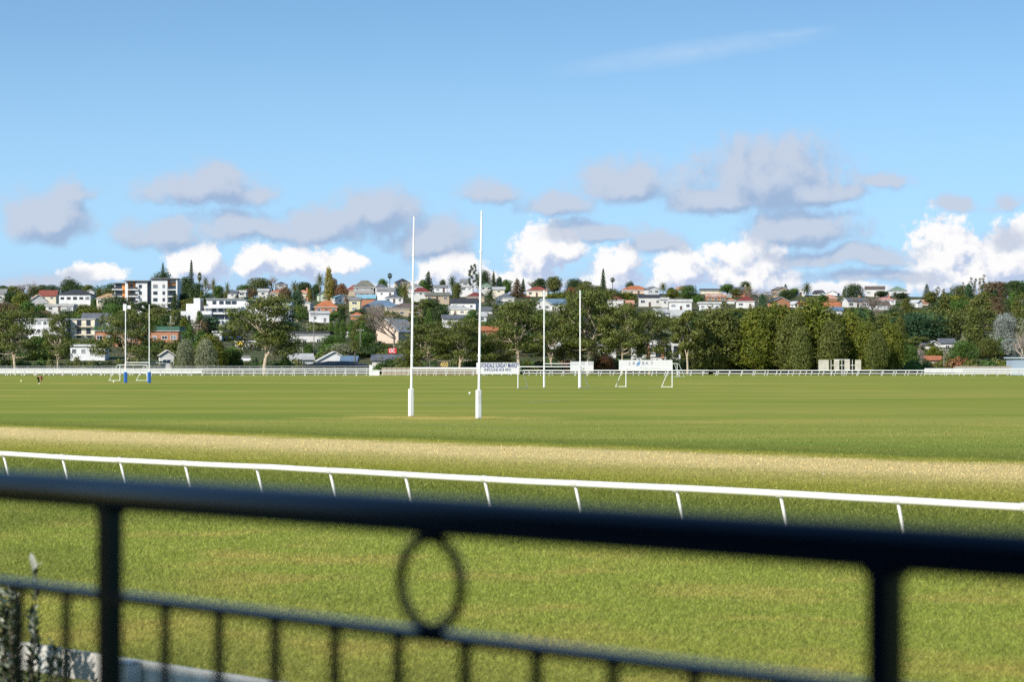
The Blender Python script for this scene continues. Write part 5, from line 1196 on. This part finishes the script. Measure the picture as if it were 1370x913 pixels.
T('upright',1060,418,52,D=546,leaf='olive',seed=3); T('upright',1090,401,81,D=550,leaf='yellowg',seed=6); T('upright',1072,440,34,D=542,leaf='gum',seed=1); T('upright',1112,430,44,D=541,leaf='olive',seed=2)
T('upright',1136,419,60,D=552,leaf='yellowg',seed=4); T('upright',1158,430,44,D=546,leaf='yellowg',seed=1); T('upright',1173,446,34,D=541,leaf='gum',seed=6); T('upright',1193,431,39,D=548,leaf='yellowg',seed=3)
T('upright',1215,462,36,D=566,leaf='green',seed=2)
# understorey behind the rails
us = [(6,478,26,'dark'),(30,480,30,'green'),(52,484,24,'dark'),(90,484,22,'olive'),(128,482,26,'dark'),(133,487,18,'green'),(162,480,24,'dark'),(186,484,20,'olive'),(250,486,20,'dark'),(318,482,34,'dark'),
      (341,484,24,'green'),(372,484,30,'dark'),(398,488,20,'olive'),(430,486,18,'olive'),(447,487,16,'yellowg'),(520,477,34,'dark'),(505,486,16,'green'),(560,486,22,'dark'),(585,480,26,'dark'),(606,484,24,'dark'),(628,480,26,'dark'),(642,484,26,'yellowg'),
      (668,486,24,'dark'),(683,484,22,'dark'),(706,482,28,'yellowg'),(722,480,24,'dark'),(742,484,30,'green'),(760,480,24,'orange'),(776,474,26,'green'),(800,480,30,'green'),(818,474,30,'olive'),(834,480,24,'dark'),(852,476,26,'dark'),(878,478,30,'dark'),
      (896,472,28,'green'),(905,476,30,'dark'),(924,476,34,'olive'),(950,478,34,'green'),(975,480,34,'dark'),(1000,480,30,'green'),(1030,476,36,'blue'),(1045,480,34,'dark'),(1080,480,30,'green'),(1100,484,28,'dark'),(1112,478,28,'dark'),(1160,482,28,'dark'),(1180,482,28,'green'),(1205,474,30,'green'),
      (1222,478,30,'green'),(1240,480,24,'dark'),(1256,482,24,'olive'),(1282,472,36,'rust'),(1300,476,34,'olive'),(1320,478,34,'green'),(1340,480,34,'yellowg'),(1326,484,30,'yellowg'),(1362,476,34,'dark')]
for i, (px, pt_, w_, lf) in enumerate(us): T('bush', px, pt_ - 3, w_ * 1.25, D=556 + (i % 4) * 5, leaf=lf, seed=i % 5)
rb_ = random.Random(9); xb = -10.0
while xb < 1370:
    xb += rb_.uniform(9, 15)
    if 186 < xb < 240 or 400 < xb < 500 or 1093 < xb < 1153 or 1350 < xb: continue
    T('bush', xb, rb_.uniform(469, 482), rb_.uniform(24, 38), D=rb_.uniform(568, 592), leaf=rb_.choice(['dark', 'dark', 'green', 'olive', 'gum', 'rust' if rb_.random() < .3 else 'green']), seed=rb_.randrange(5))
# ---- mid and skyline, by hand
T('bare',36,376,34,pyb=403,leaf='dark',seed=1); T('dome',94,374,36,pyb=402,leaf='dark',seed=2); T('round',14,390,26,pyb=412,leaf='dark',seed=1); T('round',30,390,34,pyb=436,leaf='yellowg',seed=2); T('round',37,403,30,pyb=440,leaf='green',seed=4)
T('round',4,382,20,D=1190,leaf='dark',seed=3); T('round',56,381,24,D=1185,leaf='dark',seed=2)
T('dome',155,398,58,pyb=432,leaf='dark',seed=3); T('norfolk',218,351,10,D=1150,leaf='dark',seed=0); T('dome',216,364.5,36,D=1160,leaf='dark',seed=2)
T('norfolk',256,347.5,11,D=1120,leaf='dark',seed=1); T('fan',267,359.5,7,D=1090,leaf='olive',seed=0); T('tallpalm',275,368,13,D=1100,leaf='olive',seed=1); T('tallpalm',285.5,370,12,D=1030,leaf='olive',seed=2); T('tallpalm',304,375,11,D=1010,leaf='olive',seed=3)
T('round',250,370,22,pyb=408,leaf='dark',seed=4); T('round',262,378,26,pyb=415,leaf='dark',seed=5); T('round',245,392,22,pyb=425,leaf='dark',seed=2); T('round',292,382,22,pyb=404,leaf='green',seed=3); T('bare',276,378,18,pyb=400,seed=2); T('round',278,392,20,pyb=412,leaf='blue',seed=1)
T('biground',346,371,46,D=1180,leaf='olive',seed=2); T('round',325,381,24,D=1160,leaf='green',seed=5); T('bare',365,368,20,D=1190,seed=3); T('round',333,386,22,D=1120,leaf='brown',seed=3)
T('palm',394,374,17,pyb=404,leaf='olive',seed=1); T('round',397,388,24,pyb=418,leaf='blue',seed=5); T('round',382,384,20,pyb=406,leaf='brown',seed=4); T('round',407,377,26,D=1180,leaf='dark',seed=2); T('column',414,387,9,pyb=402,leaf='gold',seed=1); T('round',413,399,12,pyb=413,leaf='gold',seed=2)
T('round',402,408,22,pyb=432,leaf='green',seed=3); T('round',412,460,18,D=640,leaf='green',seed=3)
T('tallpalm',428,364,18,D=1060,leaf='olive',seed=4); T('column',440,357,14,D=1110,leaf='gold',seed=1); T('round',446,372,16,pyb=402,leaf='brown',seed=5); T('round',458,379,20,D=1130,leaf='rust',seed=5); T('round',423,380,16,D=1150,leaf='dark',seed=4)
T('fan',521.5,362.5,7.5,D=1185,leaf='dark',seed=1); T('round',512,373,18,D=1190,leaf='green',seed=2); T('palm',541,375,22,D=1060,leaf='olive',seed=2); T('tallpalm',463,393,12,pyb=428,leaf='brown',seed=5)
T('conifer',573,362,20,D=1180,leaf='dark',seed=2); T('round',566,374,16,D=1170,leaf='green',seed=5); T('palm',605,366,17,D=1160,leaf='dark',seed=3); T('round',592,374,12,D=1185,leaf='dark',seed=1); T('round',611,378,16,D=1150,leaf='olive',seed=1)
T('puzzle',633,353.5,16,D=1150,leaf='dark',seed=1); T('biground',647,361,26,D=1180,leaf='dark',seed=4); T('conifer',660.5,362,11,D=1165,leaf='dark',seed=3); T('round',668,370,12,D=1185,leaf='blue',seed=2); T('palm',655,386,24,pyb=412,leaf='dark',seed=4)
T('conifer',692,372,26,pyb=400,leaf='brown',seed=4); T('round',678,374,18,D=1170,leaf='green',seed=3); T('conifer',700,372,10,D=1185,leaf='dark',seed=1); T('round',722,372,24,D=1180,leaf='dark',seed=5); T('round',742,370,28,D=1170,leaf='olive',seed=4); T('bare',712,374,16,D=1188,seed=4)
T('dome',768,374,30,D=1180,leaf='dark',seed=4); T('round',763,384,20,D=1120,leaf='rust',seed=1); T('stone',784,375,18,D=1190,leaf='dark',seed=2); T('conifer',807,357.5,13,D=1120,leaf='dark',seed=5); T('fan',819.5,369,7.5,D=1160,leaf='dark',seed=2)
T('round',800,382,28,D=1130,leaf='olive',seed=2); T('dome',843,377.5,14,D=1195,leaf='dark',seed=1); T('palm',887,376.5,16,D=1150,leaf='olive',seed=5); T('biground',921,381,34,D=1120,leaf='green',seed=3); T('round',900,387,24,D=1130,leaf='yellowg',seed=5)
T('round',933,395,18,D=1080,leaf='green',seed=1); T('dome',898,385,12,D=1180,leaf='dark',seed=5); T('round',973,380,26,D=1180,leaf='green',seed=2); T('dome',997,377,18,D=1190,leaf='dark',seed=3); T('palm',1001,381,18,D=1150,leaf='gold',seed=1); T('round',985,386,22,D=1150,leaf='olive',seed=1)
T('bare',1015,384,40,D=1110,leaf='dark',seed=5); T('bare',1030,388,26,D=1130,seed=1); T('norfolk',1051,380,8,D=1190,leaf='dark',seed=2); T('dome',1052,388,26,D=1120,leaf='dark',seed=5); T('palm',1079.5,376.5,20,D=1130,leaf='dark',seed=2); T('round',1062,386,16,D=1170,leaf='green',seed=4)
T('biground',1142,379,36,D=1090,leaf='dark',seed=5); T('round',1100,395,20,D=1110,leaf='green',seed=4); T('column',1129,386,6,D=1110,leaf='sage',seed=3); T('bare',1166,396,44,D=960,seed=2); T('bare',1178,408,36,D=900,seed=3)
T('round',1180,389,22,D=1170,leaf='dark',seed=5); T('palm',1186,390,12,D=1190,leaf='green',seed=3); T('round',1205,392,28,D=1160,leaf='dark',seed=3); T('round',1210,405,34,D=1040,leaf='green',seed=4); T('round',1200,416,34,D=960,leaf='dark',seed=2)
T('norfolk',1240,380,14,D=1130,leaf='blue',seed=3); T('spires',1254,383,22,D=1140,leaf='dark',seed=3); T('spires',1270,384,26,D=1120,leaf='dark',seed=4); T('conifer',1296,378,30,D=1050,leaf='blue',seed=3); T('spires',1302,367,36,D=1110,leaf='dark',seed=5); T('spires',1319,375,16,D=1120,leaf='dark',seed=1)
T('conifer',1331,385,16,D=1090,leaf='blue',seed=5); T('conifer',1344,388,12,D=1090,leaf='blue',seed=1); T('stone',1357,371,32,D=1040,leaf='dark',seed=1); T('round',1270,392,30,D=1060,leaf='blue',seed=5); T('round',1245,390,24,D=1100,leaf='olive',seed=2); T('round',1320,390,36,D=1020,leaf='olive',seed=3)
T('biground',1350,398,44,D=960,leaf='dark',seed=1); T('biground',1283,400,50,D=900,leaf='green',seed=2); T('biground',1256,404,44,D=930,leaf='dark',seed=3); T('gum',1285,414,61,D=760,leaf='olive',seed=12); T('gum',1316,412,68,D=740,leaf='gum',seed=1); T('biground',1246,420,46,D=800,leaf='green',seed=4)
T('biground',1225,424,40,D=840,leaf='blue',seed=5); T('biground',1345,418,40,D=690,leaf='silver',seed=5,label='silvery grey broad bushy tree near the right edge above the blue grey shed'); T('round',1352,452,30,D=640,leaf='silver',seed=2); T('bare',1368,444,30,D=610,leaf='dark',seed=4,bark=M_twigp)
T('column',1296,409,7,D=880,leaf='gold',seed=2); T('biground',1290,456,44,D=620,leaf='green',seed=1); T('biground',1322,452,46,D=640,leaf='olive',seed=2); T('loose',1228,448,36,D=640,leaf='gum',seed=3); T('bare',1232,462,22,D=585,seed=1,bark=M_twigp); T('round',1250,463,30,D=620,leaf='yellowg',seed=4)
T('bare',528,412,60,D=700,seed=5,bark=M_twig,label='wide leafless grey brown tree in front of the pale pink barn'); T('bare',508,404,40,D=760,seed=2); T('biground',488,444,40,D=660,leaf='green',seed=2); T('column',485,430,12,D=690,leaf='green',seed=4); T('biground',446,448,46,D=690,leaf='green',seed=3); T('column',470,428,10,D=760,leaf='green',seed=1)
T('column',459,427,10,D=765,leaf='green',seed=2); T('column',451,430,10,D=768,leaf='green',seed=3); T('column',443,430,10,D=772,leaf='green',seed=4); T('gum',492,418,41,D=800,leaf='yellowg',seed=3); T('round',460,460,40,D=640,leaf='sage',seed=1); T('round',505,462,26,D=640,leaf='dark',seed=4); T('bush',432,462,30,D=640,leaf='green',seed=2)
T('loose',565,398,34,D=900,leaf='gum',seed=5); T('column',569,410,9,D=860,leaf='dark',seed=1); T('round',590,408,30,D=880,leaf='dark',seed=4); T('round',632,414,26,D=840,leaf='green',seed=5)
T('tallpalm',245,441,10,D=700,leaf='green',seed=1); T('round',134,420,20,D=900,leaf='dark',seed=2)
# ---- more small houses between the trees
rh_ = random.Random(31); nh = 0
for it in range(9000):
    if nh >= 60: break
    px = rh_.choice((rh_.uniform(2, 160), rh_.uniform(300, 700), rh_.uniform(400, 720), rh_.uniform(790, 1000), rh_.uniform(1040, 1215))); base = rh_.uniform(391, 440) if px < 720 else rh_.uniform(391, 414)
    D = Dof(px, base); w = rh_.uniform(8, 13) * F / D; hw = rh_.uniform(2.8, 4.2) * F / D; rh2 = rh_.uniform(1.2, 2.2) * F / D; top = base - hw - rh2
    a0, a1 = px - w / 2, px + w / 2
    if top < 383: continue
    if any(min(a1, q[1]) - max(a0, q[0]) > 1.5 and min(base, q[3]) - max(top, q[2]) > 1.5 and q[4] > 800 for q in FACE): continue
    if any(t['kind'] != 'bush' and t['label'] is None and t['D'] < 1250 and abs(t['px'] - px) < t['w'] * .33 and t['top'] < top + 2 and t['base'] > base - 3 and t['D'] < D for t in TREES): continue
    wl = rh_.choice(['white', 'bright', 'white', 'cream', 'white', 'palegrey', 'tan', 'brick']); rc = rh_.choice(['grey', 'slate', 'red', 'orange', 'brown', 'pale', 'dark', 'slate', 'green', 'maroon', 'salmon']); kd = rh_.choice(['hip', 'gable', 'gablef', 'hip'])
    l = min(LAND, key=lambda l: math.hypot(px - l[0], (base - l[1]) * 1.3)); dx_, dy_ = px - l[0], base - hw / 2 - l[1]
    rl_ = ('right' if dx_ > 0 else 'left') + ' of' if abs(dx_) > abs(dy_) else ('below' if dy_ > 0 else 'above')
    WN = dict(white='white', bright='bright white', cream='cream', palegrey='pale grey', tan='tan', brick='brick'); KN = dict(hip='hip', gable='gable', gablef='front gable')
    RN = dict(grey='grey', slate='slate', red='dark red', orange='orange', brown='brown', pale='pale', dark='dark', green='green', maroon='maroon', salmon='salmon')
    lab = f"small {WN[wl]} house with {RN[rc]} {KN[kd]} roof {rl_} {l[2]}"
    if lab in HL: continue
    HL.add(lab)
    H(a0, a1, top, base - hw, base, kd, wl, rc, f"the small {WN[wl]} {RN[rc]} roofed house", lab, D=D, yaw=rh_.uniform(-.3, .3), chim=rh_.choice((0, 0, 1))); nh += 1
    LAND.pop()
print('houses', nh)
# ---- filler over the hillside
rf_ = random.Random(77); kinds = ['round'] * 7 + ['biground'] * 3 + ['dome'] * 2 + ['conifer'] * 2 + ['column'] * 2 + ['bare', 'loose', 'palm', 'tallpalm']
leaves = ['dark'] * 5 + ['green'] * 4 + ['olive'] * 4 + ['gum'] * 3 + ['blue', 'yellowg', 'brown', 'sage']
def blocked(px, w, top, base, D):
    for (a0, a1, t0, b0_, Dh) in FACE:
        if D < Dh + 8:
            ox = min(px + w / 2, a1) - max(px - w / 2, a0); oy = min(base, b0_ - .3 * (b0_ - t0)) - max(top, t0)
            if ox > 0 and oy > 0 and ox * oy > 0.07 * (a1 - a0) * (b0_ - t0): return True
        elif abs(D - Dh) < 16 and a0 - 2 < px < a1 + 2: return True
    return False
cnt = 0
for it in range(9000):
    if cnt >= 300: break
    px = rf_.uniform(-20, 1395); base = rf_.uniform(402, 482); D = Dof(px, base); kd = rf_.choice(kinds)
    if px > 1200: base = rf_.uniform(402, 475); D = Dof(px, base)
    hm = {'conifer': 10, 'column': 9, 'palm': 8, 'tallpalm': 10, 'bare': 8}.get(kd, 7.5) * rf_.uniform(.85, 1.35); wm = {'conifer': 5, 'column': 3, 'palm': 6.5, 'tallpalm': 5, 'biground': 10, 'dome': 10}.get(kd, 9.5) * rf_.uniform(1.0, 1.6)
    if px > 1200: hm *= 1.3; wm *= 1.4
    top = base - hm * F / D; w = wm * F / D
    if top < 384 and (kd in ('conifer', 'column', 'tallpalm') or top < 374): continue
    if blocked(px, w, top, base, D): continue
    if any(abs(t['px'] - px) < (t['w'] + w) * .17 and abs(t['base'] - base) < 9 for t in TREES): continue
    # stay off the street
    if abs(px - (262 - (D - 700) / 9)) < 8 and 690 < D < 940: continue
    T(kd, px, top, w, D=D, leaf=rf_.choice(leaves), seed=rf_.randrange(1, 6)); cnt += 1
cb = 0
for it in range(3000):
    if cb >= 120: break
    px = rf_.uniform(-10, 1380); base = rf_.uniform(415, 484); D = Dof(px, base); top = base - rf_.uniform(2.5, 5) * F / D; w = rf_.uniform(6, 12) * F / D
    if blocked(px, w, top, base, D) or (abs(px - (262 - (D - 700) / 9)) < 8 and 690 < D < 940): continue
    if any(t['D'] < D + 5 and abs(t['px'] - px) < t['w'] * .3 and t['top'] < top and t['base'] > base - 2 for t in TREES): continue
    T('bush', px, top, w, D=D, leaf=rf_.choice(['dark', 'green', 'green', 'olive', 'gum', 'gum', 'sage']), seed=rf_.randrange(5)); cb += 1
print('filler', cnt, cb)
# ---- labels: say which one by what it stands beside
LAND += [(666, 493, 'the market sign'), (778, 491, 'the square white sign'), (864, 489, 'the widest white sign'), (593, 488, 'the 400 board'), (525, 471, 'the red OC sign'), (168, 470, 'the left blue padded post'), (200, 470, 'the right blue padded post'),
         (728, 460, 'the left middle upright'), (776, 460, 'the right middle upright'), (1124, 489, 'the white panel frame'), (1263, 482, 'the power pole'), (499, 494, 'the white gate pillar'), (1248, 444, 'the twin post frame'), (551, 440, 'the near left upright'), (641, 440, 'the near right upright'), (303,405,'the two storey balconies')]
seen = {}
def rel(t, l):
    dx_, dy_ = t['px'] - l[0], t['py'] - l[1]
    s = ('right' if dx_ > 0 else 'left') if abs(dx_) > 3 else ''; v = ('below' if dy_ > 0 else 'above') if abs(dy_) > 6 else ''
    far_ = 'well ' if math.hypot(dx_, dy_) > 32 else 'just ' if math.hypot(dx_, dy_) < 14 else ''
    if s and v: return f'{far_}{v} and {s} of {l[2]}'
    if s: return f'{far_}{s} of {l[2]}'
    if v: return f'{far_}{v} {l[2]}'
    return f'right at {l[2]}'
hs_ = {}
for t in TREES: hs_.setdefault(t['kind'], []).append((t['base'] - t['top']) * t['D'] / F)
for t in TREES:
    if t['label']: lab = t['label']; t['o']['label'] = lab; seen[lab] = 1
for t in TREES:
    if t['label']: continue
    col = CN[t['leaf']] if t['kind'] != 'bare' else 'grey brown'
    h_ = (t['base'] - t['top']) * t['D'] / F; md = sorted(hs_[t['kind']]); r = md.index(h_) / max(1, len(md) - 1)
    sz = 'tall ' if r > .66 else 'small ' if r < .33 else ''
    if t['kind'] in ('tallpalm',): sz = ''
    ls = sorted(LAND, key=lambda l: math.hypot(t['px'] - l[0], (t['py'] - l[1]) * 1.3))[:9]; lab = None
    for l in ls:
        for s in (sz, ''):
            c_ = f"{s}{col} {WORDS[t['kind']]} {rel(t, l)}"
            if c_ not in seen and len(c_.split()) <= 16: lab = c_; break
        if lab: break
    if not lab: lab = c_; print('dup label', lab)
    seen[lab] = 1; t['o']['label'] = lab
G_ = dict(bush='bushes behind the rails and between the houses', gum='gum trees along the far rails', upright='dense evergreens in a row behind the far rails', palm='date palms on the hillside', fan='fan palms on the skyline', bare='leafless trees on the hillside', olive='olive trees behind the mesh fence', tallpalm='tall palms on the hillside')
for t in TREES: t['o']['group'] = t['group'] or G_.get(t['kind'], WORDS[t['kind']] + 's on the hillside')
